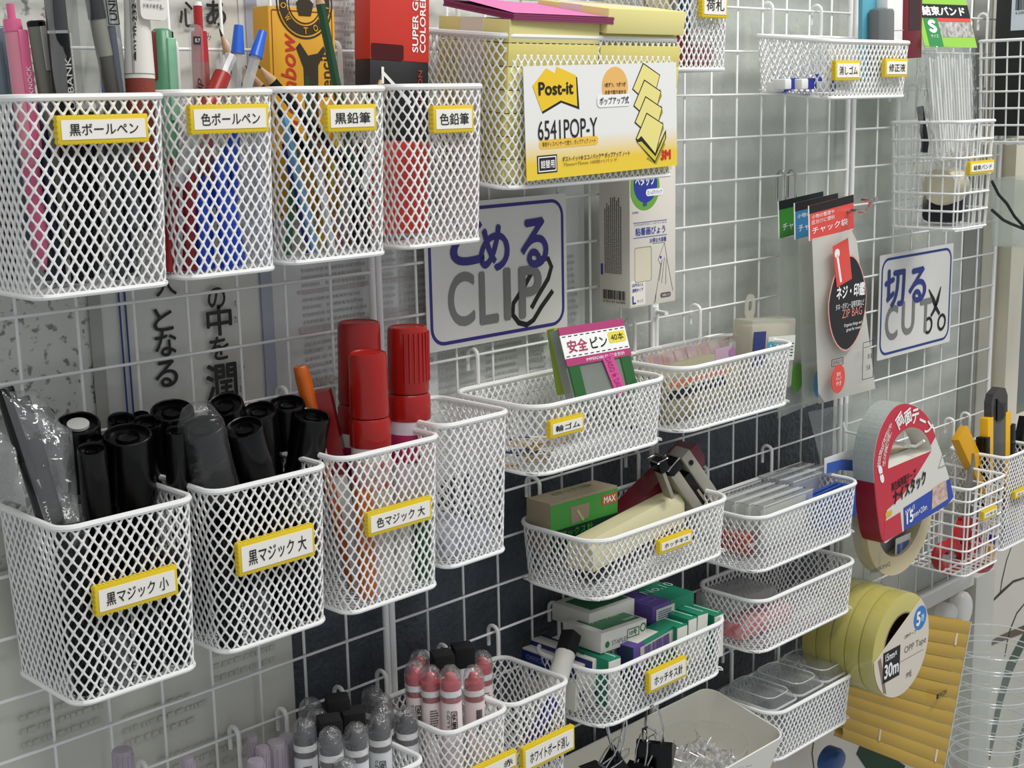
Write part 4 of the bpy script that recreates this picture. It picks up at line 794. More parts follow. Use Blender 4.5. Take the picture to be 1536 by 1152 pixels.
tagp(obj('black_strap', MB().tube([P(1380, 160, -.05), P(1384, 190, -.052), P(1388, 215, -.055), P(1386, 228, -.055)], .005, 8), MATS['black_velcro']), 'black strap hanging beside the cable tie bag', 'strap')
# ================================================================== second row : markers
def cap_marker(label, p, q, y, r, zfloor, cap=BLACK, body=BLACK, disc_m=None, group=None, y2=None, caplen=.055, rb=None, stripes=None):
    top = P(p[0], p[1], y); low = P(q[0], q[1], y2 if y2 is not None else y); ln = min(to_floor(top, low, zfloor), .16); dv = (low - top).normalized(); ln = min(ln, (-.016 - r - top.y) / dv.y) if dv.y > 1e-4 else ln; ln = max(ln, caplen + .01)
    t = thing('marker', label, 'marker', axis(top, low), group); rb = rb or r * .95
    cp = obj('cap', MB().lathe([(.0001, .004), (r * .42, .004), (r * .46, .0015), (r * .50, .004), (r * .84, .0042), (r * .88, .0006), (r * .93, 0), (r * .985, .001), (r * 1.0, .003), (r * 1.04, caplen), (r * .9, caplen)], 28, None, False, False), cap, t)
    if disc_m: obj('cap_disc', MB().lathe([(.0001, .0012), (r * .5, .0012), (r * .5, .0035)], 24, None, False, False), disc_m, cp)
    obj('body', MB().lathe([(.0001, caplen), (rb, caplen), (rb, ln), (.0001, ln)], 24, None, False, False), body, t)
    if stripes: obj('label_sleeve', MB().lathe([(rb + .0003, caplen + .01), (rb + .0003, min(ln - .01, caplen + .05))], 24, None, False, False), stripes, t)
    return t
zB = -.269
SILV = col('silver_disc', 'b9b9b6', rough=.3); MSLEEVE = col('grey_sleeve', '77777a', rough=.4, col2='1d1d1f', nscale=160)
B1S = [('wide black marker with a silver disc in its cap', (117, 633), (121, 700), -.045, .0165, SILV), ('black marker with a flat narrow cap in the small marker basket', (182, 627), (184, 700), -.030, .0110, None), ('slim black marker at the rear of the small marker basket', (212, 621), (213, 700), -.022, .0065, None),
    ('wide black marker with a hollow cap end in the small marker basket', (191, 651), (197, 740), -.060, .0190, None), ('black marker behind the hollow-capped one in the small marker basket', (221, 632), (224, 700), -.038, .0120, None), ('slim black marker with a grooved cap beside the bagged pens', (137, 672), (145, 760), -.082, .0105, None),
    ('thin black marker between the silver-disc and grooved ones', (142, 656), (146, 720), -.066, .0062, None), ('slim black marker at the right corner of the small marker basket', (265, 645), (266, 730), -.082, .0085, None), ('black marker leaning at the far left of the small marker basket', (64, 618), (70, 690), -.03, .0085, None)]
for i, (lab, p, q, y, r, dm) in enumerate(B1S): cap_marker(lab, p, q, y - .004, r, zB, y2=y + .009, disc_m=dm, stripes=MSLEEVE if i % 2 == 0 else None)
for key, nm_ in (('B1', 'small'), ('B2', 'large')):
    for i, (fx, fy) in enumerate(((.16, .16), (.40, .13), (.64, .15), (.87, .17), (.28, .40), (.53, .38), (.78, .42), (.18, .62))):
        x, y = inside(key, fx, fy); h = (.092, .086, .095, .088, .098, .1, .094, .1)[i]; rr = .0105
        rod('marker', 'black marker standing low inside the mesh of the %s black marker basket' % nm_, 'marker', Vector((x, y, zB + h)), Vector((x, y, zB)), h, [('cap', BLACK, [(0, rr * .9), (.002, rr), (.045, rr * 1.03)]), ('barrel', MSLEEVE if i in (1, 6) else BLACK, [(.045, rr * .95), (h, rr * .95)])], group='markers low in the %s black marker basket' % nm_)
# twin-tip pens in a crinkled bag
for i, (a, b, yy) in enumerate((((6, 582), (72, 790), -.052), ((30, 596), (86, 790), -.056))):
    top, low = P(*a, yy), P(*b, yy - .022); ln = to_floor(top, low, zB + .01)
    t = rod('twin_pen', ('black twin-tip pen with white lettering in the crinkled bag', 'second black twin-tip pen tucked behind the lettered one')[i], 'pen', top, low, ln, [('cap', BLACK, [(0, .0062), (.001, .0068), (.055, .007)]), ('barrel', col('ink_black', '151517', rough=.3), [(.055, .0066), (ln, .006)])])
    if i == 0:
        text('lettering', 'MONOTWIN', .036, .005, frame((.001, .0070, .105), (0, 0, 1), (1, 0, 0)), WPRINT, t, bold=.01); obj('white_wedge', MB().prism([(0, 0), (.012, .003), (0, .005)], 0, .0003, frame((-.001, .0070, .070), (0, 0, 1), (1, 0, 0))), col('wedge_grey', '9a9a98'), t, smooth=False)
        bars('small_print', .06, -.0012, .125, .0012, 1, col('fine_print', '8a8a8a'), t, frame((.0045, .0055, 0), (0, 0, 1), (1, 0, 0)), vert=False, fill=.8)
t = thing('crinkled_bag', 'crinkled clear bag around the twin-tip pens', 'plastic bag', P(40, 700, -.09))
bag(t, ((2, 585), (108, 645), (120, 782), (70, 792)), (-.058, -.062, -.085, -.082), BAG, 'film', .011, 14, 16)
t = thing('crinkled_bag', 'torn bag top standing up above the twin-tip pens', 'plastic bag', P(50, 600, -.07)); bag(t, ((14, 588), (58, 583), (100, 650), (40, 660)), (-.065, -.05, -.065, -.07), BAG, 'film', .010, 10, 10)
t = thing('crinkled_bag', 'shiny wrapped bundle lying at the left rim of the small marker basket', 'plastic bag', P(8, 660, -.05)); bag(t, ((-20, 630), (18, 628), (40, 760), (-15, 740)), (-.04, -.04, -.085, -.05), clear('shiny_wrap', 'd4d4d4', .5, .08, bump=1.0, bscale=70, gloss=2.5), 'film', .012, 12, 12)
# large black markers
B2S = [('large black marker in a clear wrapper', (301, 640), (322, 737), -.085, .0180), ('large black marker with a slanted cap at the rear of its basket', (337, 606), (352, 660), -.045, .0155), ('large black marker at the left rear of its basket', (258, 614), (262, 680), -.035, .0175), ('large black marker with a round recessed cap in the middle of its basket', (388, 614), (396, 690), -.055, .0150), ('large black marker nearest the orange pen', (431, 603), (433, 690), -.050, .0155), ('large black marker with a recessed cap in front of the orange pen', (469, 622), (456, 700), -.075, .0155), ('large black marker leaning toward the wrapped one', (366, 640), (386, 720), -.090, .0155)]
for i, (lab, p, q, y, r) in enumerate(B2S): cap_marker(lab, p, q, y - .004, r, zB + .002, y2=y + .009, stripes=MSLEEVE if i % 2 else None, caplen=.06)
t = thing('clear_wrapper', 'clear wrapper twisted over one large black marker', 'plastic wrapper', P(305, 660, -.09))
M_ = Matrix.Translation(-t.location) @ axis(P(301, 640, -.0895), P(322, 737, -.0765))
obj('film', MB().lathe([(.002, -.022), (.012, -.016), (.0175, -.004), (.0190, 0), (.0195, .06)], 16, M_, False, False), clear('thin_wrap', 'fafbfb', .04, .08, bump=.5, bscale=90, gloss=.9), t)
# large coloured markers
MRED = col('marker_red', '8e1614', rough=.28); MRED2 = col('marker_red_bright', 'a01b17', rough=.25); MBODY = col('marker_white_body', 'dcd9d2', rough=.35); MAG = col('magenta_print', 'a8205a', rough=.4)
def big_marker(label, p, q, y, r, neck, base, m, body, print_m, ribs=0):
    top = P(p[0], p[1], y); low = P(q[0], q[1], y); ln = to_floor(top, low, zB)
    t = thing('paint_marker', label, 'marker', axis(top, low))
    cp = obj('cap', MB().lathe([(.0001, .001), (r * .80, .0008), (r * .84, 0), (r * .92, .0006), (r * .965, .004), (r, neck - .003), (r * .96, neck), (.0001, neck)], 32, None, False, False), m, t)
    for k in range(ribs):
        a = PI / 2 + (k - ribs / 2) * .25; obj('rib', MB().box((math.cos(a) * r * .985, math.sin(a) * r * .985, neck * .45), (.0016, .0016, neck * .75)), m, cp)
    obj('shoulder', MB().lathe([(.0001, neck), (r * .95, neck + .001), (r * 1.04, neck + .004), (r * 1.06, base - .002), (r * 1.04, base), (.0001, base)], 32, None, False, False), m, t)
    obj('body', MB().lathe([(.0001, base), (r * 1.02, base), (r * 1.02, ln), (.0001, ln)], 32, None, False, False), body, t)
    obj('label_print', MB().lathe([(r * 1.025, base + .012), (r * 1.025, base + .038)], 32, None, False, False), print_m, t)
    return t
big_marker('tall red paint marker with a dark red cap against the grid', (538, 482), (541, 620), -.055, .0195, .072, .098, MRED, MBODY, MAG)
big_marker('short red paint marker standing in front of the tall one', (551, 528), (556, 660), -.085, .0172, .056, .082, MRED2, MBODY, col('marker_red_print', 'c43a2c', col2='e8e4de', nscale=90))
big_marker('red paint marker with ribbed cap and white and magenta body', (611, 489), (614, 640), -.062, .0190, .060, .085, MRED2, col('lilac_white_body', 'd8d2dc', rough=.35), MAG, ribs=9)
top, low = P(450, 549, -.045), P(468, 620, -.05); ln = to_floor(top, low, zB)
rod('marker', 'slim orange marker beside the large black markers', 'marker', top, low, ln, [('cap', col('orange_plastic', 'c05a12', rough=.25), [(0, .0052), (.001, .0060), (.01, .0068), (.05, .0074)]), ('barrel', MBODY, [(.05, .007), (.09, .007)]), ('lower_barrel', MATS['orange_plastic'], [(.09, .007), (ln, .007)])])
top, low = P(482, 586, -.052), P(505, 692, -.06); ln = to_floor(top, low, zB)
rod('marker', 'dark red square marker leaning behind the paint markers', 'marker', top, low, ln, [('cap', col('dark_red_plastic', '7c1416', rough=.3), [(0, .0100), (.001, .0112), (.075, .0122)], 4), ('barrel', MBODY, [(.075, .010), (ln, .010)], 4)])
for i, (p, z, c, m_) in enumerate((((545, 735), .10, 'orange', col('bright_orange', 'e0701c', rough=.3)), ((632, 775), .06, 'green', col('forest_green', '17582f', rough=.3)), ((600, 760), .085, 'white', MBODY), ((570, 750), .08, 'grey', MBODY))):
    top = P(p[0], p[1], -.095); rod('marker', '%s marker seen low through the mesh of the coloured marker basket' % c, 'marker', top, top - Vector((0, 0, 1)), z, [('barrel', m_, [(0, .007), (.001, .0078), (top.z - zB, .0078)])])
x, y = inside('B4', .5, .5); tagp(obj('folded_leaflet', MB().box((x, y, -.248), (.06, .07, .018), bev=.001), col('blue_leaflet', '8a90b0', col2='d8d8dc', nscale=90)), 'pale folded leaflet at the bottom of the nearly empty basket', 'leaflet')
# ------------------------------------------------------------------ rubber bands and safety pins
PINKC = col('raspberry_card', 'b03a72', rough=.45); LGC = col('lime_side', '8fa82c', rough=.5); GRNF = clear('green_film', '4f9a58', .6, .15)
t, W, H = card4('safety_pin_pack', 'pink and white pack of safety pins standing in the rubber band basket', 'bag pack', (832, 495), (936, 478), (957, 588), (868, 606), -.085, None, ys=(-.070, -.070, -.095, -.095))
F_ = I4
obj('film', MB().prism(rrect(W, H, .002, 2), -.012, -.0008), clear('pack_film', 'cfd6cf', .45, .15, bump=.4), t, smooth=False)
for sx in (-1, 1): obj('green_edge', MB().box((sx * W * .40, -H * .20, .0004), (W * .16, H * .60, .001)), GRNF, t)
obj('pink_top', MB().box((0, H * .46, .0006), (W, H * .10, .001)), PINKC, t); obj('white_panel', MB().box((0, H * .25, .0004), (W, H * .32, .0008)), WPRINT, t); obj('pink_band', MB().box((0, H * .05, .0006), (W, H * .10, .001)), PINKC, t)
for k in range(11):
    for yy in (.385, .125): obj('stitch', MB().box((-W * .45 + W * .09 * k, H * yy, .0010), (W * .05, .0009, .0002)), INK, t)
text('lettering', '安全', W * .30, H * .17, L(-W * .28, H * .25, .0006), col('dark_pink_print', 'a83a5c'), t, bold=.03); text('lettering', 'ピン', W * .26, H * .15, L(W * .05, H * .25, .0006), INK, t, bold=.02)
obj('yellow_flash', MB().prism(rrect(W * .27, H * .15, .002, 2), .0008, .0011, L(W * .34, H * .28)), col('yellow_flash', 'e8d84a'), t, smooth=False); text('lettering', '40本', W * .2, H * .10, L(W * .34, H * .28, .0008), INK, t, bold=.01)
text('lettering', 'IMPERDIBLES 安全別針', W * .6, H * .05, L(W * .10, H * .05, .0008), WPRINT, t)
obj('pink_strip', MB().box((0, 0, .0012), (W * .17, H * .55, .0006), L(W * .16, -H * .22, 0, .20)), col('hot_pink_strip', 'd04a90'), t); text('lettering', 'DAISO ★ DAISO', H * .5, W * .10, L(W * .16, -H * .22, .0012, -PI / 2 + .20), col('dark_pink', '8a2458'), t, bold=.01)
for k in range(8): obj('safety_pin', MB().tube([(-W * .26 + k * W * .05, -H * .05 - .001 * k, -.004), (-W * .24 + k * W * .055, -H * .42, -.004), (-W * .225 + k * W * .055, -H * .42, -.003), (-W * .24 + k * W * .05, -H * .06, -.003)], .0005, 5), CHROME, t)
t, W, H = card4('safety_pin_pack', 'lime green side of a second pin pack behind the pink one', 'bag pack', (826, 494), (930, 480), (950, 575), (850, 590), -.06, None, ys=(-.058, -.058, -.074, -.074))
obj('card', MB().prism(rrect(W, H, .002, 2), -.010, 0), LGC, t, smooth=False)
rnd = random.Random(9); RB = [col('band_' + n, c, rough=.6) for n, c in (('amber', 'c8a45c'), ('tan', 'b99b6a'), ('blue', '34406e'), ('cream', 'd8cfae'))]
for k in range(14):
    cx_, cy_ = .452 + rnd.uniform(0, .045), -.10 + rnd.uniform(-.005, .05); rr = rnd.uniform(.012, .020); a0 = rnd.uniform(0, 6); z0 = -.188 + .0025 * k * .6
    pts = [(cx_ + rr * math.cos(a) * (1 + .15 * math.sin(2 * a + a0)), cy_ + rr * .8 * math.sin(a) * (1 + .15 * math.cos(3 * a)), z0 + .003 * math.sin(a + a0)) for a in [2 * PI * i / 20 for i in range(20)]]
    tagp(obj('rubber_band', MB().tube(pts, .0011, 6, True), RB[k % 4]), '%s rubber band lying in the shallow basket' % ('amber', 'tan', 'dark blue', 'cream')[k % 4], 'rubber band', 'rubber bands in the shallow basket')
# ------------------------------------------------------------------ clear cases and hanging pack
t, W = boxpx('clear_case', 'clear case with a colourful striped card beside the safety pins', 'case', (968, 531), (1102, 500), .012, .045, clear('case_clear', 'fafbfa', .14), -.045, bev=.003)
obj('striped_card', MB().box((W / 2, .006, -.024), (W * .96, .001, .040)), col('striped_print', 'd8c8c0', rough=.6, col2='c07a92', nscale=70), t)
for k in range(7): obj('stripe', ribbon([(W * (.05 + .13 * k), -.040), (W * (.12 + .13 * k), -.020), (W * (.08 + .13 * k), -.006)], .002, .0001, .0002, M=frame((0, .0052, 0), (1, 0, 0), (0, 0, 1))), CP[(1, 7, 4, 6)[k % 4]], t, smooth=False)
t, W = boxpx('clear_case', 'clear lidded case lying on the olive box', 'case', (1005, 534), (1106, 510), .050, .030, CLEAR, -.085, bev=.004)
obj('label_insert', MB().box((W * .80, .0015, -.015), (W * .25, .0006, .02)), col('pink_insert', 'c8a0b8'), t); obj('purple_dot', MB().prism(disc(.006, 16), .0002, .0004, FF @ L(W * .93, -.013) @ Matrix.Translation((0, 0, -.0008))), col('purple_print', 'a85aa0'), t, smooth=False)
t, W = boxpx('olive_box', 'olive beige box filling the shallow basket below the clear case', 'box', (1000, 566), (1110, 536), .075, .050, col('olive_card', 'a49c7c', rough=.6, noise=.05), -.084)
obj('black_bar', MB().box((W * .4, -.0003, -.022), (W * .8, .0004, .010)), INK, t); obj('orange_bar', MB().box((W * .45, -.0003, -.010), (W * .8, .0004, .007)), col('orange_bar', 'c86a48'), t)
t, W = boxpx('correction_tape_pack', 'hanging pack of correction tape with a blue and white label', 'pack', (1130, 480), (1196, 476), .028, .085, clear('pack_shell', 'e4e2d8', .5, .12), -.085, -.078, bev=.004)
obj('hang_tab', MB().ring(rrect(.022, .030, .0105, 6, W * .35, .012), rrect(.008, .014, .0039, 6, W * .35, .014), -.0005, .0008, frame((0, .027, 0), (1, 0, 0), (0, 0, 1))), MATS['pack_shell'], t, smooth=False)
obj('cream_body', MB().box((W / 2, .014, -.045), (W * .86, .020, .075), bev=.003), col('cream_plastic', 'd9d3c2', rough=.4), t)
obj('blue_label', MB().box((W * .16, -.0006, -.034), (W * .26, .0006, .040)), col('blue_label', '22306e'), t); obj('pale_label', MB().box((W * .66, -.0006, -.036), (W * .62, .0006, .030)), col('pale_label', 'd8dcd0'), t); text('lettering', 'PC', W * .30, .016, FF @ L(W * .50, -.034, .001), col('cyan_print', '2fa6c8'), t, bold=.03); bars('small_print', W * .72, -.046, W * .95, -.028, 5, INK, t, FF @ L(0, 0, .0006), vert=False, fill=.4)
# ================================================================== stapler basket
KRAFT = col('kraft_card', '9c8f78', rough=.7, noise=.06, nscale=60); LEAF = col('leaf_green_card', '3f9a3c', rough=.5); DKG = col('dark_green_card', '143324', rough=.5)
t, W = boxpx('staple_box', 'large kraft and green box of staples among the staplers', 'box', (825, 756), (926, 728), .034, .055, KRAFT, -.060, -.060)
obj('green_panel', MB().box((W / 2, -.0003, -.0165), (W, .0005, .027)), LEAF, t); obj('dark_panel', MB().box((W / 2, -.0003, -.0425), (W, .0005, .025)), DKG, t)
obj('torn_window', MB().prism([(.030, -.009), (.060, -.010), (.058, -.026), (.032, -.028)], .0006, .0008, FF), KRAFT, t, smooth=False); obj('glue_strip', ribbon([(.040, -.014), (.050, -.027)], .003, .0009, .0012, M=FF), col('glue_tan', 'c4b48c'), t, smooth=False)
obj('orange_square', MB().box((W * .87, -.0008, -.012), (.024, .0004, .011)), col('orange_card', 'c4602c'), t); text('lettering', 'MAX', .019, .007, FF @ L(W * .87, -.012, .0008), WPRINT, t, bold=.03); text('lettering', 'マックス針', .050, .0085, FF @ L(W * .38, -.036, .0008), LEAF, t, bold=.02)
text('lettering', 'Eマックス針', .06, .010, L(W * .55, .022, .0004), col('faded_green', '5c8a50'), t, bold=.01)
def bar_thing(name, label, cat, a, b, ya, yb, w, h, m, bev, roll=0.0, ext=0.0):
    A, Bv = P(*a, ya), P(*b, yb); M = axis(A, Bv, (0, 0, 1)); t = thing(name, label, cat, M @ Matrix.Rotation(roll, 4, 'Z')); ln = (Bv - A).length
    return t, ln
CREAM = col('cream_abs', 'cfc8a2', rough=.4)
t, ln = bar_thing('stapler', 'cream plastic stapler lying across the stapler basket', 'stapler', (870, 838), (1000, 768), -.088, -.068, 0, 0, CREAM, 0)
obj('cover', MB().prism([(-.016, -.012), (.016, -.012), (.016, .010), (.010, .020), (-.010, .020), (-.016, .010)], 0, ln + .012), CREAM, t); obj('foot', MB().box((0, -.020, ln * .5), (.028, .010, ln * .95), bev=.002), col('dark_base', '2a2a2c', rough=.4), t)
MAROON = col('maroon_abs', '6a1624', rough=.22)
t, ln = bar_thing('stapler', 'dark red plastic stapler standing slanted at the rear of its basket', 'stapler', (915, 800), (1028, 686), -.050, -.032, 0, 0, MAROON, 0)
obj('cover', MB().prism([(-.018, -.014), (.018, -.014), (.020, 0), (.013, .015), (-.013, .015), (-.020, 0)], 0, ln + .010), MAROON, t); obj('base_plate', MB().box((0, -.020, ln * .45), (.030, .008, ln * .85), bev=.002), BLACK, t)
STEEL = col('grey_metal', 'a8a496', rough=.42, metal=.35)
t, ln = bar_thing('stapler', 'grey metal stapler standing open with its nose up', 'stapler', (1014, 687), (1060, 754), -.075, -.084, 0, 0, STEEL, 0)
obj('upper_arm', MB().box((0, .007, ln * .48), (.024, .015, ln * 1.04), bev=.002), STEEL, t); obj('lower_arm', MB().box((0, -.016, ln * .52), (.020, .013, ln * .94), bev=.002), STEEL, t)
obj('slot', MB().box((0, -.005, ln * .60), (.018, .009, ln * .66)), BLACK, t); obj('pivot', MB().lathe([(.0001, 0), (.003, 0), (.003, .0015), (.0001, .0015)], 14, frame((-.0122, .006, .010), (0, 0, 1), (0, 1, 0))), BLACK, t)
obj('spring_plate', MB().box((0, -.0045, ln * .75), (.0205, .003, ln * .30)), STEEL, t)
obj('nose', MB().box((0, -.012, .002), (.020, .020, .014), bev=.002), BLACK, t); obj('nose_rim', MB().tube([(-.011, -.022, -.005), (.011, -.022, -.005), (.011, -.002, -.005), (-.011, -.002, -.005)], .0012, 6, True), CHROME, t)
t2, l2 = bar_thing('staple_magazine', 'chrome staple magazine hanging open beside the metal stapler', 'magazine', (985, 694), (1004, 745), -.080, -.085, 0, 0, STEEL, 0)
obj('channel', MB().box((0, 0, l2 * .5), (.016, .004, l2)), STEEL, t2); obj('head', MB().box((0, .002, .004), (.020, .012, .014), bev=.002), BLACK, t2); obj('head_rim', MB().tube([(-.011, .008, -.004), (.011, .008, -.004), (.011, -.004, -.004), (-.011, -.004, -.004)], .0012, 6, True), CHROME, t2)
# ================================================================== slim clear cases
SLIM = clear('slim_case', 'f8faf9', .22, .10)
A = P(1146, 760, -.095)
for k in range(4):
    t = thing('slim_case', 'slim clear case in the front group of four standing on edge', 'case', (A.x - .003 * k, -.095 + .0185 * k, A.z), 'slim clear cases front group'); Wc = .105
    obj('shell', MB().box((Wc / 2, .0085, -.031), (Wc, .017, .060), bev=.003), SLIM, t); obj('edge', MB().tube([(.001, .001, -.001), (Wc - .001, .001, -.001), (Wc - .001, .016, -.001), (.001, .016, -.001)], .0009, 5, True).tube([(.001, .001, -.001), (.001, .001, -.06)], .0009, 5), EDGE, t); obj('lid_line', MB().box((Wc * .6, .0085, .0002), (Wc * .55, .0012, .0006)), col('case_grey_line', '6a6c6c'), t)  # pale tubes draw the highlights on the case edges
    obj('card_insert', MB().box((Wc / 2, .0085, -.033), (Wc * .9, .0008, .050)), col('case_insert', 'c6c5bd', rough=.6), t)
A = P(1190, 723, -.060)
for k in range(3):
    t = thing('slim_case', 'slim clear case in the rear group by the basket corner', 'case', (A.x - .003 * k, -.060 + .0175 * k, A.z), 'slim clear cases rear group'); Wc = .100
    obj('shell', MB().box((Wc / 2, .008, -.031), (Wc, .016, .060), bev=.003), SLIM, t); obj('edge', MB().tube([(.001, .001, -.001), (Wc - .001, .001, -.001), (Wc - .001, .015, -.001), (.001, .015, -.001)], .0009, 5, True), EDGE, t); obj('lid_line', MB().box((Wc * .6, .008, .0002), (Wc * .55, .0012, .0006)), MATS['case_grey_line'], t); obj('card_insert', MB().box((Wc / 2, .008, -.033), (Wc * .9, .0008, .050)), col('indigo_insert', '9a9cb8', rough=.6), t)  # pale tube around the top stands in for an edge highlight
t, W = boxpx('blue_cartridge', 'blue plastic cartridge leaning at the end of the slim case basket', 'cartridge', (1232, 752), (1284, 728), .030, .040, col('cobalt_plastic', '1f4fae', rough=.35), -.106)
for k in range(3): obj('groove', MB().box((W * .5, .006 + .008 * k, .0004), (W * .8, .0015, .001)), INK, t)
t, W = boxpx('refill_box', 'orange-red box low in the slim case basket', 'box', (1118, 806), (1205, 776), .045, .022, col('orange_red_card', 'b8402c', rough=.5), -.078); obj('stripe', MB().box((W * .5, -.0003, -.012), (W * .9, .0004, .004)), WPRINT, t)
# ================================================================== staple boxes
SGRN = col('emerald_card', '0f7a5c', rough=.45); SWHT = col('box_white', 'd9d7cf', rough=.55); SPUR = col('violet_card', '5a4690', rough=.45); SNAV = col('navy_card', '1c2468', rough=.45); SDKG = col('pine_card', '2c6e48', rough=.45)
t, W = boxpx('staple_box', 'white and green box of staples lying on the heap with a small round mark', 'box', (902, 951), (970, 928), .055, .022, SWHT, -.088)
obj('green_top', MB().box((W * .55, .026, .0003), (W * .82, .038, .0004)), SDKG, t); text('lettering', 'ステープル針', W * .6, .009, L(W * .5, .030, .0004), col('pale_green_print', 'a8c8a8'), t, bold=.01); text('lettering', '1000本', W * .25, .006, L(W * .8, .013, .0004), WPRINT, t)
obj('round_mark', MB().prism(disc(.0035, 18), .0002, .0004, FF @ L(.010, -.014)), SDKG, t, smooth=False); text('lettering', 'STAPLES', .026, .005, FF @ L(.030, -.014), col('grey_letter', '6a7a6e'), t); obj('size_frame', MB().ring(rrect(.020, .010, .0004, 1), rrect(.018, .008, .0004, 1), .0002, .0004, FF @ L(W * .70, -.010)), SDKG, t, smooth=False); text('lettering', '10号', .012, .006, FF @ L(W * .70, -.010), SDKG, t, bold=.02); obj('recycle_mark', MB().ring(disc(.005, 14), disc(.0035, 14), .0002, .0004, FF @ L(W * .92, -.008)), SDKG, t, smooth=False)
t, W = boxpx('staple_box', 'white and green box of staples under the basket of staplers', 'box', (884, 921), (952, 898), .055, .020, SWHT, -.058); obj('green_top', MB().box((W * .55, .026, .0003), (W * .82, .038, .0004)), SDKG, t)
t, W = boxpx('staple_box', 'violet and green box with pale lettering lying highest on the heap', 'box', (979, 911), (1040, 888), .060, .020, SPUR, -.075)
obj('green_half', MB().box((W * .72, .030, -.010), (W * .58, .0606, .0206)), SGRN, t); text('lettering', 'No.10', .050, .013, L(W * .70, .036, .0008), col('mint_print', 'a8d4c4'), t); obj('label_slip', MB().box((W * .30, -.0006, -.011), (W * .44, .0005, .013)), SWHT, t); bars('small_print', W * .12, -.016, W * .48, -.006, 4, SPUR, t, FF @ L(0, 0, .0009), vert=False, fill=.4)
obj('staple_mark', MB().ring(rrect(.016, .012, .0003, 1), rrect(.0145, .0105, .0003, 1), .0002, .0005, L(W * .22, .020)), col('lilac_print', '8a7ab8'), t, smooth=False)
t, W = boxpx('staple_box', 'violet and green box tilted to show its barcode', 'box', (950, 972), (1012, 937), .022, .040, SGRN, -.105, -.098)
obj('violet_end', MB().box((W * .13, .011, -.020), (W * .26, .0224, .0404)), SPUR, t); obj('barcode_slip', MB().box((W * .55, -.0006, -.015), (W * .80, .0006, .022)), col('slip_grey', 'bdb6ae', rough=.6), t); bars('barcode', W * .24, -.025, W * .86, -.005, 22, SPUR, t, FF @ L(0, 0, .001), seed=3); obj('top_slip', MB().box((W * .40, .010, .0004), (W * .5, .014, .0004)), SWHT, t)
for i, (a, b, D_) in enumerate((((1015, 941), (1031, 935), .055), ((1032, 929), (1045, 924), .06), ((1046, 922), (1062, 917), .06), ((1071, 924), (1085, 918), .065), ((912, 991), (931, 984), .05))):
    t, W = boxpx('staple_box', ('emerald box on edge beside the tilted barcode box', 'emerald box on edge, second in the row of upright boxes', 'emerald box on edge, third in the row of upright boxes', 'emerald box on edge at the corner of the staple basket', 'emerald box on edge beside the navy and white ones')[i], 'box', a, b, D_, .052, SGRN, -.104, group='staple boxes standing on edge')
    obj('white_end', MB().box((W / 2, -.0004, -.027), (W * .92, .0008, .050)), SWHT, t); obj('white_line', MB().box((W * .7, D_ * .45, .0003), (.0018, D_ * .8, .0004)), col('pale_mint', 'b8dccc'), t)
for i, (a, b, D_) in enumerate((((889, 990), (907, 984), .090), ((865, 1000), (886, 993), .08))):
    t, W = boxpx('staple_box', ('white box with navy print standing along the left end of the staple basket', 'white box with navy letters half hidden behind the white marker')[i], 'box', a, b, D_, .050, SWHT, -.088 + .010 * i)
    obj('navy_band', MB().box((-.0003, D_ / 2, -.008), (.0006, D_, .012)), SNAV, t); obj('navy_edge', MB().box((W * .85, D_ / 2, .0002), (W * .2, D_, .0004)), SNAV, t); text('lettering', 'ES', .016, .010, FL_() @ L(-D_ * .75, -.024, .0008), SNAV, t, bold=.04); text('lettering', '25 13', .012, W * .5, L(W * .4, D_ * .25, .0003, PI / 2), INK, t, bold=.02); text('lettering', 'OFFICE', .026, .005, FL_() @ L(-D_ * .75, -.008, .0009), col('pale_navy_print', '7a84c0'), t); text('lettering', 'ES', .010, .012, FF @ L(W * .5, -.035), SNAV, t, bold=.03)
# ================================================================== baskets C4, C5
t, W = boxpx('grey_case', 'grey translucent case lying in the basket with the pink pack', 'case', (1098, 902), (1165, 878), .055, .018, clear('grey_translucent', 'e4e6e6', .4, .2), -.066, bev=.003)
t, W = boxpx('pink_pack', 'pink printed pack seen low through the mesh of the grey case basket', 'pack', (1112, 938), (1190, 906), .03, .020, col('pink_print_card', 'cf6a72', rough=.5, col2='e4b0b0', nscale=120), -.080)
for i, x in enumerate((.872, .932, .990)):
    t = thing('clear_box', ('clear rounded box against the white tray', 'clear rounded box in the middle of its basket', 'clear rounded box at the end of its basket')[i], 'box', (x, -.095, -.644))
    M_B = clear('rounded_box_clear', 'f2f4f4', .14, .06, gloss=1.3)
    obj('shell', MB().box((.026, .040, .036), (.054, .078, .068), bev=.010), M_B, t); obj('lid_rim', MB().tube([(p[0], p[1], .058) for p in path_round(-.003, .055, -.001, .081, .010, 4)], .0016, 6, True), EDGE, t); obj('top_highlight', MB().tube([(p[0], p[1], .0695) for p in path_round(.004, .048, .006, .074, .012, 4)], .0009, 5, True), EDGE, t); obj('insert', MB().box((.026, .040, .014), (.044, .066, .016), bev=.003), col('graphite_insert', '8a8c8c', rough=.5), t)  # lid rim and top outline are whitened as painted highlights
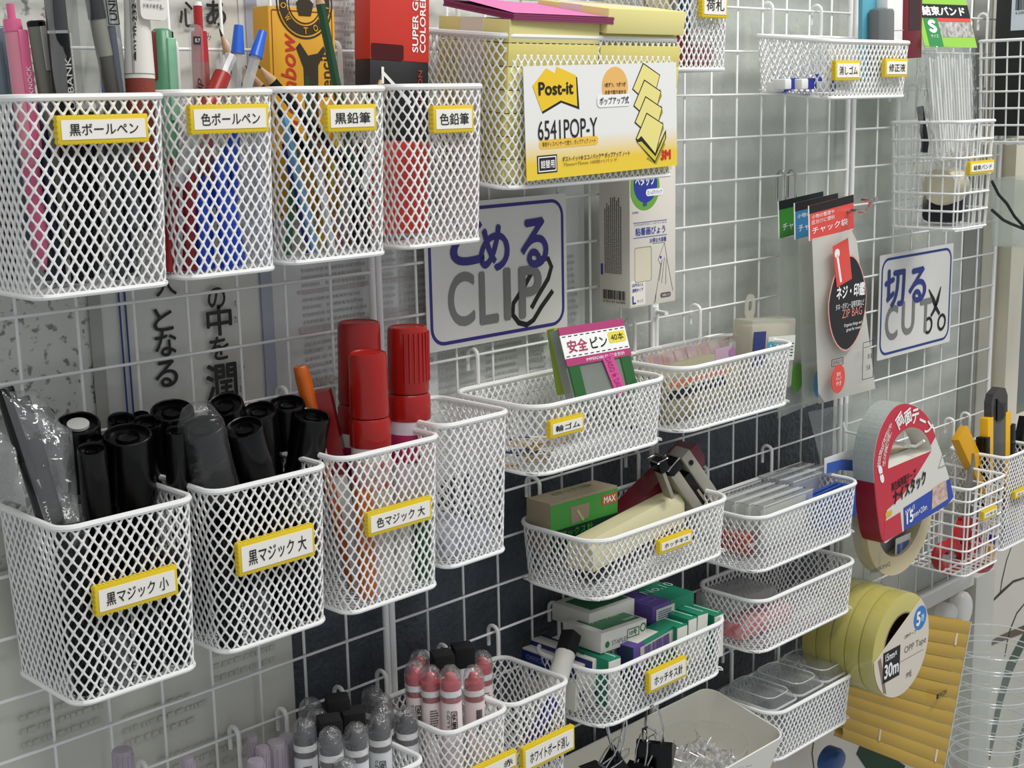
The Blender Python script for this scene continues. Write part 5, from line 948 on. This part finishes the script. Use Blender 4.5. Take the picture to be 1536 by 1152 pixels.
# ================================================================== whiteboard marker baskets
FELT = col('black_felt', '0c0c0d', rough=.95, bump=.6, bscale=500)
DOME = clear('shrink_dome', 'fafafa', .10, .05, bump=.8, bscale=150, gloss=2.0)
def wb_marker(label, p, y, q, rcol, ring, bodym, zf, printm, seed, group, r=.0098):
    top, low = P(*p, y), P(*q, y); ln = to_floor(top, low, zf); t = thing('whiteboard_marker', label, 'marker', axis(top, low), group)
    obj('tip', MB().lathe([(.0001, .006), (r * .42, .006), (r * .55, .009), (r * .6, .012), (r * .95, .0135), (r * .95, .021)], 20, None, False, False), rcol, t)
    obj('white_ring', MB().lathe([(r * .95, .021), (r * 1.03, .0212), (r * 1.03, .0265), (r * .97, .027)], 20, None, False, False), WPRINT, t); obj('colour_ring', MB().lathe([(r * .98, .027), (r * .98, .0325)], 20, None, False, False), ring, t)
    obj('body', MB().lathe([(r * .96, .0325), (r, .034), (r, ln), (.0001, ln)], 20, None, False, False), bodym, t)
    obj('shrink_wrap', MB().lathe([(.0015, -.002), (r * .55, -.001), (r * .9, .003), (r * 1.05, .010), (r * 1.06, .032)], 20, None, False, False), DOME, t)
    k = seed % 3; a = math.radians((118, 125, 108)[seed % 3]); FM = frame((r * math.cos(a) * 1.005, r * math.sin(a) * 1.005, 0), (-math.sin(a) * -1, math.cos(a) * -1, 0), (0, 0, -1))
    if k == 0: bars('barcode', -.004, -.068, .004, -.038, 12, printm, t, FM, vert=False, seed=seed, fill=.45)
    elif k == 1:
        obj('print_box', MB().ring(rrect(.006, .020, .0006, 2), rrect(.0048, .0188, .0004, 2), .0002, .0004, FM @ L(.001, -.050)), printm, t, smooth=False); text('lettering', '補充', .018, .0042, FM @ L(.001, -.050, 0, PI / 2), printm, t, bold=.02); text('lettering', 'えんぴつ', .018, .0036, FM @ L(-.0046, -.048, -.0004, PI / 2), printm, t, bold=.02)
    else: bars('barcode', -.0035, -.066, .0035, -.040, 14, printm, t, FM, vert=True, seed=seed)
    return t
WRED = col('wb_red', 'b82838', rough=.4); WBOD = col('wb_pink_white', 'e6d6d6', rough=.4); WGRY = col('wb_charcoal', '3c3e42', rough=.4); WBG = col('wb_grey_white', 'd4d6d8', rough=.4)
zC = -.548
C7S = [((629, 978), -.035, 'red whiteboard marker at the rear of its basket beside the post'), ((622, 993), -.058, 'red whiteboard marker standing at the left rim of its basket'), ((645, 1001), -.074, 'red whiteboard marker with a boxed print next to the left rim'), ((675, 1001), -.095, 'red whiteboard marker with a barcode at the front corner'), ((710, 1001), -.080, 'red whiteboard marker with black and red print at the front'), ((723, 979), -.045, 'red whiteboard marker behind the printed one near the eraser basket')]
for i, (p, y, lab) in enumerate(C7S): wb_marker(lab, p, y, (p[0] + 4, p[1] + 100), WRED, col('wb_red_ring', 'a8404a'), WBOD, zC, INK, (2, 1, 0, 1, 2, 0)[i] + 3 * i, None)
def square_cap(label, p, y, q, zf, body=WBG, grp=None):
    top, low = P(*p, y), P(*q, y); ln = to_floor(top, low, zf); t = thing('eraser_marker', label, 'marker', axis(top, low), grp)
    obj('felt_cap', MB().box((0, 0, .008), (.021, .021, .022), Matrix.Rotation(.5, 4, 'Z'), bev=.002), FELT, t); obj('body', MB().lathe([(.0095, .018), (.0105, .020), (.0105, ln), (.0001, ln)], 20, None, False, False), body, t)
square_cap('white marker with a square black eraser cap beside the grid wire', (663, 982), -.055, (667, 1080), zC); square_cap('white marker with a square black eraser cap behind the red markers', (694, 971), -.040, (697, 1070), zC)
C8S = [((456, 1080), -.060, 'black whiteboard marker with fine print at the left of its basket'), ((495, 1094), -.090, 'black whiteboard marker at the front left of its basket'), ((533, 1087), -.085, 'black whiteboard marker in the middle of the front row'), ((568, 1073), -.075, 'black whiteboard marker with a wrinkled dome beside the corner one'), ((609, 1064), -.070, 'black whiteboard marker at the corner nearest the red ones'), ((572, 1044), -.040, 'black whiteboard marker behind the wrinkled dome'), ((558, 1033), -.025, 'black whiteboard marker touching the grid post'), ((465, 1050), -.030, 'black whiteboard marker against the grid wire'), ((475, 1066), -.045, 'black whiteboard marker beside the felt caps'), ((573, 1060), -.055, 'black whiteboard marker tucked between two domes'), ((517, 1140), -.110, 'black whiteboard marker lowest at the front rim')]
for i, (p, y, lab) in enumerate(C8S): wb_marker(lab, p, y, (p[0] + 5, p[1] + 100), WGRY, col('wb_dark_ring', '4c4448'), WBG, -.556, INK, (0, 1, 0, 1, 1, 2, 2, 0, 2, 1, 2)[i] + 3 * i, None, r=.0105)
for i, (p, y) in enumerate((((506, 1049), -.048), ((529, 1068), -.062), ((494, 1080), -.066))): square_cap(('square black eraser cap nearest the wire in the black marker basket', 'square black eraser cap in the middle of the black marker basket', 'square black eraser cap lowest in the black marker basket')[i], p, y, (p[0] + 4, p[1] + 100), -.556)
LIL = clear('lilac_clear', 'dcd4dc', .55, .15)
for i, (p, y, r) in enumerate((((183, 1124), -.040, .0085), ((281, 1136), -.050, .0055), ((378, 1103), -.030, .0050), ((393, 1120), -.045, .0062), ((414, 1112), -.045, .0085), ((430, 1104), -.035, .0080), ((383, 1140), -.060, .0075))):
    top = P(*p, y); t = thing('translucent_stick', ('fat translucent stick standing apart in the lowest basket', 'rounded translucent stick beside the fat one in the lowest basket', 'thin translucent stick under the grid hook', 'translucent stick in front of the thin one', 'ribbed translucent stick among the cluster', 'slanting translucent stick at the end of the cluster', 'short translucent stick at the front of the cluster')[i], 'stick', axis(top, top - Vector((0, 0, 1)) + Vector((.02 * (i % 3 - 1), 0, 0))))
    obj('tube', MB().lathe([(.0001, 0), (r * .9, 0), (r, .002), (r, .08), (.0001, .08)], 16, None, False, False), LIL, t)
    for k in range(5): obj('rib', MB().box((r * math.cos(k * .5 + .5), r * math.sin(k * .5 + .5), .041), (.0012, .0012, .074)), LIL, t)
top, low = P(857, 951, -.060), P(833, 1030, -.075)
t = thing('eraser_marker', 'white marker with a black felt cap leaning out of the eraser basket', 'marker', axis(top, low)); obj('felt_cap', MB().box((0, 0, .010), (.0165, .0165, .024), bev=.002), FELT, t); obj('body', MB().lathe([(.0096, .021), (.0108, .023), (.0112, .085), (.0001, .085)], 24, None, False, False), SWHT, t)
top, low = P(829, 1052, -.085), P(800, 1112, -.095); rod('marker', 'dark blue marker seen through the mesh of the eraser basket', 'marker', top, low, .07, [('barrel', col('ultramarine', '1a1f86', rough=.3), [(0, .008), (.07, .008)])])
# ================================================================== tray contents
for i, (p, a, s) in enumerate((((990, 1122), .5, 1.1), ((930, 1140), -.6, .85), ((960, 1158), .1, .8), ((893, 1155), -.2, .8))):
    q = P(p[0], p[1], -.11); t = thing('binder_clip', ('large black binder clip with its handle standing up', 'black binder clip with a round open handle', 'black binder clip lying between two others', 'black binder clip half hidden by the tray wall')[i], 'binder clip', Matrix.Translation((q.x, -.105, q.z - .012)) @ Matrix.Rotation(a, 4, 'Z') @ Matrix.Rotation(.5 * (i - 1), 4, 'Y') @ Matrix.Scale(s, 4))
    obj('spring', MB().prism([(-.016, 0), (.016, 0), (.002, .024), (-.002, .024)], -.018, .018, Matrix.Rotation(PI / 2, 4, 'X')), BLACK, t)
    for sx in (-1, 1): obj('handle', MB().tube([(sx * .003, -.008, .022), (sx * .008, -.009, .040), (sx * .012, -.006, .060), (sx * .013, 0, .066), (sx * .012, .006, .060), (sx * .008, .009, .040), (sx * .003, .008, .022)], .0012, 6), CHROME, t)
c = P(1055, 1085, -.078)
t = thing('clear_bowl', 'clear round bowl full of push pins in the white tray', 'bowl', (c.x, -.076, -.650))
obj('wall', MB().lathe([(.0001, .001), (.045, .001), (.0515, .008), (.0545, .060)], 40, None, False, False), clear('bowl_clear', 'fafbfb', .10, .06), t); obj('lip', MB().tube([(.0545 * math.cos(k * PI / 20), .0545 * math.sin(k * PI / 20), .060) for k in range(40)], .0008, 6, True), MATS['clear_plastic'], t)
PINM = clear('pin_clear', 'fcfcfc', .30, .05, gloss=1.8); rnd = random.Random(3)
hm = MB().lathe([(.0001, 0), (.0042, 0), (.0045, .0012), (.0028, .003), (.0024, .007), (.0036, .009), (.0036, .010), (.0001, .010)], 12, None, False, False).mesh('head'); hm.shade_smooth(); hm.materials.append(PINM)
nm = MB().tube([(0, 0, .010), (0, 0, .021)], .0005, 5).mesh('needle'); nm.materials.append(CHROME)
for k in range(150):
    a = rnd.uniform(0, 2 * PI); rr = .044 * math.sqrt(rnd.random()); zz = -.650 + .010 + .036 * rnd.random() * (1.15 - (rr / .044) ** 2 * .5)
    M = Matrix.Translation((c.x + rr * math.cos(a), -.076 + rr * math.sin(a), zz)) @ Matrix.Rotation(rnd.uniform(0, 6.3), 4, 'Z') @ Matrix.Rotation(rnd.uniform(.5, 2.6), 4, 'X')
    t = thing('push_pin', 'clear plastic push pin in the round bowl', 'push pin', M, 'push pins in the bowl'); obj('head', hm, None, t); obj('needle', nm, None, t)
# ================================================================== tapes on hooks
def ppx(pts, y, C): return [(P(px, py, y).x - C.x, P(px, py, y).z - C.z) for px, py in pts]
def arm(label, px, py, ytip):
    q = P(px, py, 0); t = thing('grid_hook', label, 'hook', (q.x, 0, q.z))
    obj('arm', MB().tube([(0, .006, -.02), (0, .006, .003), (0, -.003, .006), (0, -.007, -.006), (0, ytip * .9, -.010), (0, ytip, 0)], .0019, 8), WHITE, t); return t
yT = -.118; C = P(1352, 700, yT)
t = thing('double_sided_tape', 'double-sided tape roll in a red, white and blue hanging card', 'tape', front(C))
outer = [(1403, 655), (1395, 632), (1381, 615), (1361, 606), (1345, 609), (1331, 624), (1318, 652), (1311, 690), (1312, 725), (1317, 775), (1325, 813), (1340, 806), (1378, 783), (1421, 757), (1430, 745), (1424, 718), (1413, 682)]
inner = [(1396, 668), (1390, 655), (1381, 645), (1368, 641), (1356, 645), (1344, 657), (1337, 672), (1333, 688), (1332, 697), (1332, 702), (1334, 703), (1345, 698), (1360, 691), (1380, 684), (1394, 678), (1397, 676), (1397, 672)]
def cr(pts, k=4):
    n = len(pts); res = []
    for i in range(n):
        p0, p1, p2, p3 = (pts[(i + j) % n] for j in (-1, 0, 1, 2))
        for s in range(k):
            u = s / k; res.append(tuple(.5 * (2 * p1[m_] + (p2[m_] - p0[m_]) * u + (2 * p0[m_] - 5 * p1[m_] + 4 * p2[m_] - p3[m_]) * u * u + (3 * p1[m_] - p0[m_] - 3 * p2[m_] + p3[m_]) * u ** 3) for m_ in (0, 1)))
    return res
OUT, INN = cr(ppx(outer, yT, C)), cr(ppx(inner, yT, C))
TWHITE = col('tape_card_white', 'dfdcd2', rough=.35); TRED = col('tape_card_red', 'c8283c', rough=.35); TBLUE = col('tape_card_blue', '2146a8', rough=.35)
obj('body', MB().ring(OUT, INN, -.030, 0), TWHITE, t, smooth=False)
obj('roll_side', ribbon([(p[0] - .0006, p[1] + .0006) for p in OUT[8:33]], .0012, -.0298, -.0002), col('foil_tape_edge', 'a9b0ac', rough=.3, noise=.15, nscale=400), t, smooth=False)
obj('red_side', ribbon([(p[0] - .0006, p[1]) for p in OUT[32:42]], .0012, -.0300, -.0002), col('dark_red_side', '8f1c2c', rough=.35), t, smooth=False)
def zone(name, pts, m, z): return obj(name, MB().prism(ppx(pts, yT, C), z, z + .0003), m, t, smooth=False)
arch = OUT[0:41]; archi = INN[0:41]
mbq = MB()
for i in range(40): mbq.prism([arch[i], arch[i + 1], archi[i + 1], archi[i]][::-1], .0001, .0004)
obj('red_arch', mbq, TRED, t, smooth=False)
zone('red_panel', [(1332, 703), (1397, 676), (1375, 712), (1352, 745), (1330, 765), (1325, 812), (1317, 775), (1312, 725)][::-1], TRED, .0002)
zone('blue_panel', [(1355, 762), (1424, 718), (1430, 745), (1421, 757), (1356, 796)][::-1], TBLUE, .0002)
zone('red_corner', [(1326, 783), (1350, 768), (1353, 798), (1325, 813)][::-1], TRED, .0004); zone('photo', [(1398, 733), (1418, 720), (1421, 748), (1397, 764)][::-1], col('skin_photo', 'b99686', rough=.5, col2='e0c8ba', nscale=120), .0006)
zone('yellow_chip', [(1327, 770), (1337, 764), (1337, 771), (1328, 777)][::-1], col('chip_yellow', 'd8b830'), .0007)
def at(px, py, rz=0.0, z=.0006): q = P(px, py, yT); return L(q.x - C.x, q.z - C.z, z, rz)
SL = .10
for i, ch in enumerate('両面テープ'):
    px, py, rz = ((1349, 631, .62), (1361, 625, .30), (1372, 624, .0), (1383, 631, -.40), (1392, 642, -.75))[i]; text('lettering', ch, .018, .020 if ch != 'ー' else .0035, at(px, py, rz), WPRINT, t, bold=.03)
for i, ch in enumerate('雑誌や新聞などのスクラップや'): u = i / 13; text('lettering', ch, .007, .0075, at(1317 + 18 * u ** 1.5, 697 - 58 * u, 1.35 - .55 * u), WPRINT, t)
for i, ch in enumerate('サンプル帳の作成に'): u = i / 8; text('lettering', ch, .007, .0075, at(1325 + 9 * u ** 1.5, 696 - 46 * u, 1.35 - .5 * u), WPRINT, t)
text('lettering', '再生紙両面テープ', .062, .0125, at(1355, 720, .13), INK, t, bold=.02); text('lettering', 'ナイスタック', .084, .020, at(1364, 731, .16), INK, t, bold=.05)
text('lettering', 'NW-15', .024, .0065, at(1364, 764, .16), WPRINT, t, bold=.01); text('lettering', '15', .018, .0170, at(1364, 775, .1), WPRINT, t, bold=.04); text('lettering', 'mm×20m', .036, .0085, at(1379, 766, .12), WPRINT, t, bold=.01)
for q in ((1319.5, 705), (1322, 717)): obj('footprint_mark', MB().prism([(p[0] * .0042, p[1] * .0075) for p in disc(1, 14)], .0008, .0012, at(*q, .5, 0)), WPRINT, t, smooth=False)
obj('recycle_mark', ribbon([(0, .009), (-.010, -.008), (.010, -.008)], .0012, 0, .0002, True, at(1413, 691)), col('recycle_green', '5a7a4c'), t, smooth=False)
arm('white hook arm carrying the double-sided tape', 1262, 640, -.125)
C2 = P(1352, 768, -.082)
t = thing('masking_tape', 'cream masking tape roll in a clear bag below the double-sided tape', 'tape', front(C2)); Ro, Ri = .088, .062
obj('roll', MB().lathe([(Ri, -.022), (Ro, -.022), (Ro, 0), (Ri, 0)], 48, None, False, False).lathe([(Ri, 0), (Ri, -.022)], 48, None, False, False), col('masking_cream', 'd8c9a4', rough=.6), t)
obj('barcode_label', MB().box((.018, -.058, -.006), (.040, .038, .0006)), SWHT, t); bars('barcode', .002, -.068, .034, -.048, 12, col('barcode_blue', '3a58a8'), t, L(0, 0, -.0055), seed=6)
obj('core_shade', MB().lathe([(.0001, -.018), (Ri, -.018)], 32, None, False, False), col('core_grey', '8d8f8e', rough=.6), t)
t = thing('tape_bag', 'clear bag hanging over the masking tape with blue print', 'plastic bag', P(1290, 700, -.06))
bag(t, ((1212, 618), (1312, 596), (1322, 872), (1285, 905)), (-.045, -.060, -.085, -.060), clear('tape_bag_film', 'f6f8f8', .16, .12, bump=.3, bscale=40, gloss=1.0), 'film', .012, 16, 20)
obj('blue_print', ribbon([tuple((P(x_, y_, -.072) - t.location)[i] for i in (0, 2)) for x_, y_ in ((1240, 703), (1262, 697), (1290, 699))], .014, 0, .0004, M=front((0, -.012, 0))), col('bag_blue_print', '3f62b4'), t, smooth=False); obj('white_print', MB().box(tuple(P(1262, 690, -.062) - t.location), (.08, .0006, .020)), WPRINT, t)
text('lettering', 'MASKING', .050, .006, front(tuple(P(1320, 852, -.100) - t.location)), col('dark_print', '3a4048'), t, bold=.01)
# five-roll clear tape pack
C3 = P(1352, 968, -.140)
t = thing('clear_tape_pack', 'pack of five olive yellow tape rolls with a round cream label', 'tape', front(C3)); Ro, Ri = .070, .043
TAPE = col('olive_tape', 'c6bc68', rough=.22, coat=.4); 
for k in range(5): obj('roll', MB().lathe([(Ri, -.0215 * k - .0205), (Ro, -.0215 * k - .0200), (Ro + .0008, -.0215 * k - .010), (Ro, -.0215 * k - .0008), (Ro - .002, -.0215 * k), (Ri, -.0215 * k)], 48, None, False, False), TAPE, t)
obj('core', MB().lathe([(Ri + .002, .0003), (Ri, .0003), (Ri, -.10)], 40, None, False, False), col('core_cardboard', '8a7a62', rough=.8), t); obj('core_dark', MB().lathe([(.0001, -.05), (Ri, -.05)], 40, None, False, False), BLACK, t)
lab = [(.069 * math.cos(a), .069 * math.sin(a)) for a in [math.radians(183 + 7.3 * k) for k in range(32)]]
LABM = col('label_cream', 'ddd2c2', rough=.5); obj('label_card', MB().prism(lab, .0006, .0012), LABM, t, smooth=False); obj('brown_strip', MB().prism([(-.060, -.004), (-.053, -.001), (-.036, -.056), (-.044, -.052)][::-1], .0012, .0014), col('label_brown', '8a7564'), t, smooth=False)
obj('black_square', MB().box((-.026, -.018, .0013), (.042, .042, .0004)), INK, t); text('lettering', '30m', .036, .020, L(-.026, -.024, .0014), WPRINT, t, bold=.03); text('lettering', '15mm×', .028, .010, L(-.028, -.005, .0014), WPRINT, t, bold=.02)
obj('blue_disc', MB().prism(disc(.0165, 32), .0012, .0015, L(.044, .026)), col('label_blue', '2f7fc4'), t, smooth=False); text('lettering', '5', .011, .020, L(.039, .026, .0014), WPRINT, t, bold=.04); text('lettering', '巻', .009, .010, L(.050, .025, .0014), WPRINT, t)
text('lettering', 'OPP Tape', .056, .012, L(.034, -.010, .0011), col('label_letter', '6a6056'), t); text('lettering', 'OPPテープ', .030, .006, L(.020, .010, .0011), INK, t); obj('rule', MB().box((.026, -.022, .0013), (.060, .0006, .0002)), MATS['label_letter'], t)
text('lettering', 'PP紙', .014, .010, L(.020, -.046, .0011), MATS['label_letter'], t)
obj('film', MB().lathe([(Ro + .0012, .001), (Ro + .0018, -.108), (.05, -.110)], 36, None, False, False), clear('shrink_film', 'fafaf4', .03, .08, bump=.12, bscale=60, gloss=1.0), t)
arm('white hook arm behind the five-roll tape pack', 1250, 890, -.03)
# flat pack of golden tape
a, b, c_, d = P(1276, 905, -.018), P(1455, 932, -.100), P(1412, 1168, -.105), P(1262, 1108, -.026)
GOLD = col('golden_tape', 'b8963e', rough=.28, coat=.3)
t = thing('tape_stack', 'tall wrapped stack of golden brown tape rolls with pale joints', 'tape', b); n = 12
for k in range(n):
    v0, v1 = k / n, (k + .97) / n
    tl, tr_, br, bl = (a * (1 - v) + d * v if s == 0 else b * (1 - v) + c_ * v for s, v in ((0, v0), (1, v0), (1, v1), (0, v1)))
    def fn(u, w_): q = (tl * (1 - u) + tr_ * u) * (1 - w_) + (bl * (1 - u) + br * u) * w_; return tuple(q - b + Vector((0, -.010 * math.sin(PI * max(.02, min(.98, u))) - .0016 * math.sin(PI * w_), 0)))
    mbk = MB().grid(fn, 12, 5); nv = len(mbk.v); mbk.add([(x_, y_ + .014, z_) for x_, y_, z_ in mbk.v[:nv]], [f[::-1] for f in mbk.f[:]])
    obj('roll', mbk, GOLD, t)
    for (kk, u0) in ((1, .88), (10, .30), (10, .88)):
        if k == kk: q0, q1 = Vector(fn(u0, .02)), Vector(fn(u0, .98)); obj('pale_joint', MB().tube([q0 + Vector((0, -.001, 0)), q1 + Vector((0, -.001, 0))], .0018, 4), LABM, t)
q = Vector((P(1412, 1041, -.098) - b)); text('lettering', '■EIKOH', .030, .008, front(tuple(q)), INK, t, bold=.01)
obj('edge_film', MB().tube([(0, -.002, 0), tuple(c_ - b + Vector((0, -.002, 0)))], .0012, 5), clear('edge_clear', 'f4f4ee', .5), t)
# ================================================================== scissors and cutters
yS = -.060; C = P(1455, 790, yS)
t = thing('scissors', 'scissors with red handles standing blade up in the wire basket', 'scissors', front(C))
RH = col('scissor_red', 'b01c26', rough=.35); BL = col('blade_steel', '8f8c86', rough=.35, metal=.5)
obj('blade', MB().prism(ppx([(1460, 680), (1463, 720), (1466, 778), (1444, 778), (1447, 740)], yS, C)[::-1], -.002, .002), BL, t, smooth=False); obj('rivet', MB().prism(disc(.005, 16), .002, .004, L(*ppx([(1452, 763)], yS, C)[0])), col('rivet_dark', '5a5650', rough=.4, metal=.6), t)
obj('handle_shank', MB().prism(ppx([(1440, 776), (1466, 776), (1462, 842), (1446, 842)], yS, C)[::-1], -.004, .004), RH, t, smooth=False)
for cx_, cy_, rx, ry in ((1424, 836, 19, 18), (1472, 832, 14, 20)):
    loop = [(cx_ + rx * math.cos(k * PI / 12), cy_ + ry * math.sin(k * PI / 12)) for k in range(24)]; loc = ppx(loop, yS, C)
    obj('finger_loop', MB().tube([(p[0], p[1], 0) for p in loc], .0085, 8, True), RH, t)
obj('arm', ribbon(ppx([(1443, 785), (1432, 810), (1418, 824)], yS, C), .018, -.004, .004), RH, t, smooth=False)
def boxax(name, label, a, b, ya, yb, parts):
    A, Bv = P(*a, ya), P(*b, yb); ln = (Bv - A).length; t = thing(name, label, 'cutter', axis(A, Bv, (0, -1, .13)))
    for nm_, m_, cx_, w_, th, z0, z1, dy in parts: obj(nm_, MB().box((cx_, dy, (z0 + z1) / 2), (w_, th, z1 - z0), bev=.0015), m_, t)
    return t
YC = col('cutter_yellow', 'e8b418', rough=.3); OC = col('ochre_plastic', 'd09a14', rough=.3); GB = col('cutter_grey', '5c5a56', rough=.3, metal=.3)
t = boxax('cutter_knife', 'large yellow and black cutter knife with a grey blade cap', (1494, 592), (1493, 700), -.055, -.060, [('blade_slide', GB, 0, .042, .010, .012, .19, .001), ('yellow_rail', YC, -.029, .018, .014, .030, .18, 0), ('yellow_rail', YC, .029, .018, .014, .030, .18, 0), ('black_grip', BLACK, -.040, .014, .017, .058, .18, 0), ('black_grip', BLACK, .042, .016, .017, .052, .18, 0)])
obj('blade_cap', MB().prism([(-.026, .0), (-.020, .012), (0, .020), (.018, .016), (.026, .004), (.026, -.028), (-.026, -.028)], -.006, .006, frame((0, 0, .008), (1, 0, 0), (0, 0, -1))), clear('smoked_cap', '6c6a68', .6, .1), t, smooth=False); obj('blade', MB().prism([(-.012, .004), (.010, -.012), (.010, -.03), (-.012, -.03)], -.001, .001, frame((0, .0075, .008), (1, 0, 0), (0, 0, -1))), BLACK, t, smooth=False)
boxax('cutter_knife', 'ochre yellow cutter knife slanting at the left of the cutter basket', (1440, 652), (1462, 700), -.045, -.055, [('handle', OC, 0, .034, .014, -.004, .13, 0), ('blade_slot', BLACK, 0, .006, .0145, .06, .12, 0)])
boxax('cutter_knife', 'black cutter knife at the end of the cutter basket', (1541, 628), (1526, 700), -.060, -.065, [('handle', BLACK, 0, .032, .014, 0, .14, 0)])
for i, (p, c) in enumerate((((1484, 830), OC), ((1490, 815), NAVY), ((1512, 800), NAVY), ((1520, 780), OC))): q = P(*p, -.085); tagp(obj('blade_case', MB().box(tuple(q), (.012, .010, .03), bev=.002), c), '%s blade case seen low through the mesh of the cutter basket' % ('ochre' if c is OC else 'navy'), 'blade case', 'blade cases in the cutter basket')
# ================================================================== far right things
t = thing('black_package', 'tall black package with a white barcode label in the wire basket', 'pack', (1.512, -.10, .088)); FB = frame((0, 0, 0), (0, -1, 0), (0, 0, 1)) @ L(-.075, 0, 0)
obj('body', MB().box((.03, .040, .105), (.06, .075, .21), bev=.001), col('black_pack', '1c1e1e', rough=.3), t)
FB = frame((-.0004, .0775, 0), (0, -1, 0), (0, 0, 1))
obj('label', MB().box((.052, .178, .0002), (.056, .056, .0006), FB), col('barcode_white', 'd4dce4'), t); bars('barcode', .030, .178, .072, .198, 26, INK, t, FB @ L(0, 0, .0004), seed=11); text('lettering', '4 549131 970258', .040, .004, FB @ L(.050, .174, .0004), INK, t)
for k in range(2): obj('mark_ring', MB().ring(rrect(.010, .010, .003, 3), rrect(.007, .007, .002, 3), .0006, .0009, FB @ L(.052 + .014 * k, .158)), INK, t, smooth=False)
t = thing('green_bag', 'pale green bag at the bottom of the wire basket with the black package', 'bag', P(1510, 195, -.05)); bag(t, ((1508, 165), (1522, 160), (1522, 206), (1508, 208)), -.03, col('pale_green_film', 'b9c4a4', rough=.4), 'film', .012, 8, 8)
t = thing('clear_tray', 'clear plastic tray hanging on the end of the grid with dark cords', 'tray', (1.625, -.070, -.078)); obj('shell', tray_shell(.18, .125, .100, .012, .002, .006), clear('tray_clear', 'f8faf8', .20, .12), t)
for i, pts in enumerate((((1488, 272), (1498, 292), (1510, 305), (1522, 325), (1545, 350)), ((1488, 315), (1505, 330), (1515, 335), (1540, 345)))): tagp(obj('power_cord', MB().tube([P(x_, y_, -.075) for x_, y_ in pts], .0022, 6), INK), ('dark cord curling down into the clear tray', 'dark cord lying across the clear tray')[i], 'cord')
OV = col('white_ceramic', 'e4e2dc', rough=.35)
for (px, py, rx, rz_, m_, lab) in ((1421, 921, .022, .017, OV, 'small white oval magnet on the wall below the grid'), (1443, 914, .024, .030, OV, 'tall white oval magnet on the wall below the grid'), (1250, 1141, .024, .019, col('blue_magnet', '1f4c86', rough=.3), 'blue oval magnet on the wall below the mesh baskets')):
    q = P(px, py, .010); tagp(obj('oval_magnet', MB().lathe([(.0001, .010), (.6, .0098), (.85, .008), (1, .003), (1, -.012)], 28, front(q) @ Matrix.Diagonal((rx, rz_, 1, 1)), False, False), m_), lab, 'magnet')
for i in range(2):
    C = P(1490, 985, -.065); t = thing('clear_cup', ('ribbed clear plastic cup beside the golden tape stack', 'second ribbed clear cup nested inside the first')[i], 'cup', (C.x, -.065, C.z - .185 + .02 * i)); prof = []
    for k in range(29):
        v = k / 28; prof.append(((.058 + .016 * v) + (.0022 if k % 4 == 0 else 0) - (.002 * i), .19 * v))
    obj('wall', MB().lathe(prof, 36, None, True, False), clear('cup_clear', 'fcfdfc', .04, .05, gloss=.9), t)
    for k in range(0, 29, 4): obj('rib', MB().tube([((prof[k][0] + .0008) * math.cos(a_ * PI / 18), (prof[k][0] + .0008) * math.sin(a_ * PI / 18), prof[k][1]) for a_ in range(36)], .0011, 5, True), EDGE, t)  # cup ribs, whitened with the painted highlight tone
# botanical print on the pale wallpaper
wr = bpy.data.objects['wall_right']; BRN = col('print_brown', '5c4c3c', rough=.8); PGR = col('print_green', '24402a', rough=.8); TWG = col('print_twig', '3a3a30', rough=.8)
def pr_line(name, pts, w_, m_):
    q = [P(x_, y_, .0715) for x_, y_ in pts]; obj(name, ribbon([(v.x, v.z) for v in q], w_, 0, .0006, M=front((0, .0715, 0))), m_, wr, smooth=False)
pr_line('printed_twig', [(1519, 815), (1510, 840), (1503, 870), (1500, 890)], [.001, .002, .0025, .001], TWG); pr_line('printed_twig', [(1470, 915), (1485, 905), (1502, 888), (1520, 872), (1545, 864)], [.001, .003, .006, .004, .002], TWG)
pr_line('printed_twig', [(1545, 895), (1525, 920), (1513, 950), (1507, 985)], [.002, .003, .004, .002], TWG); pr_line('printed_branch', [(1440, 975), (1480, 968), (1500, 958), (1520, 950), (1550, 938)], [.004, .008, .012, .014, .016], BRN)
pr_line('printed_leaf', [(1550, 935), (1530, 970), (1515, 1000), (1500, 1050), (1490, 1100), (1484, 1140)], [.02, .030, .034, .026, .018, .006], PGR); pr_line('printed_leaf', [(1550, 1060), (1530, 1110), (1520, 1165)], [.02, .024, .022], PGR); pr_line('printed_leaf', [(1290, 1118), (1320, 1150), (1350, 1170)], [.03, .05, .05], PGR); pr_line('printed_twig', [(1222, 1100), (1218, 1130), (1222, 1160)], .0015, TWG)
pr_line('printed_leaf', [(1430, 1060), (1436, 1110), (1440, 1160)], [.02, .05, .06], PGR)
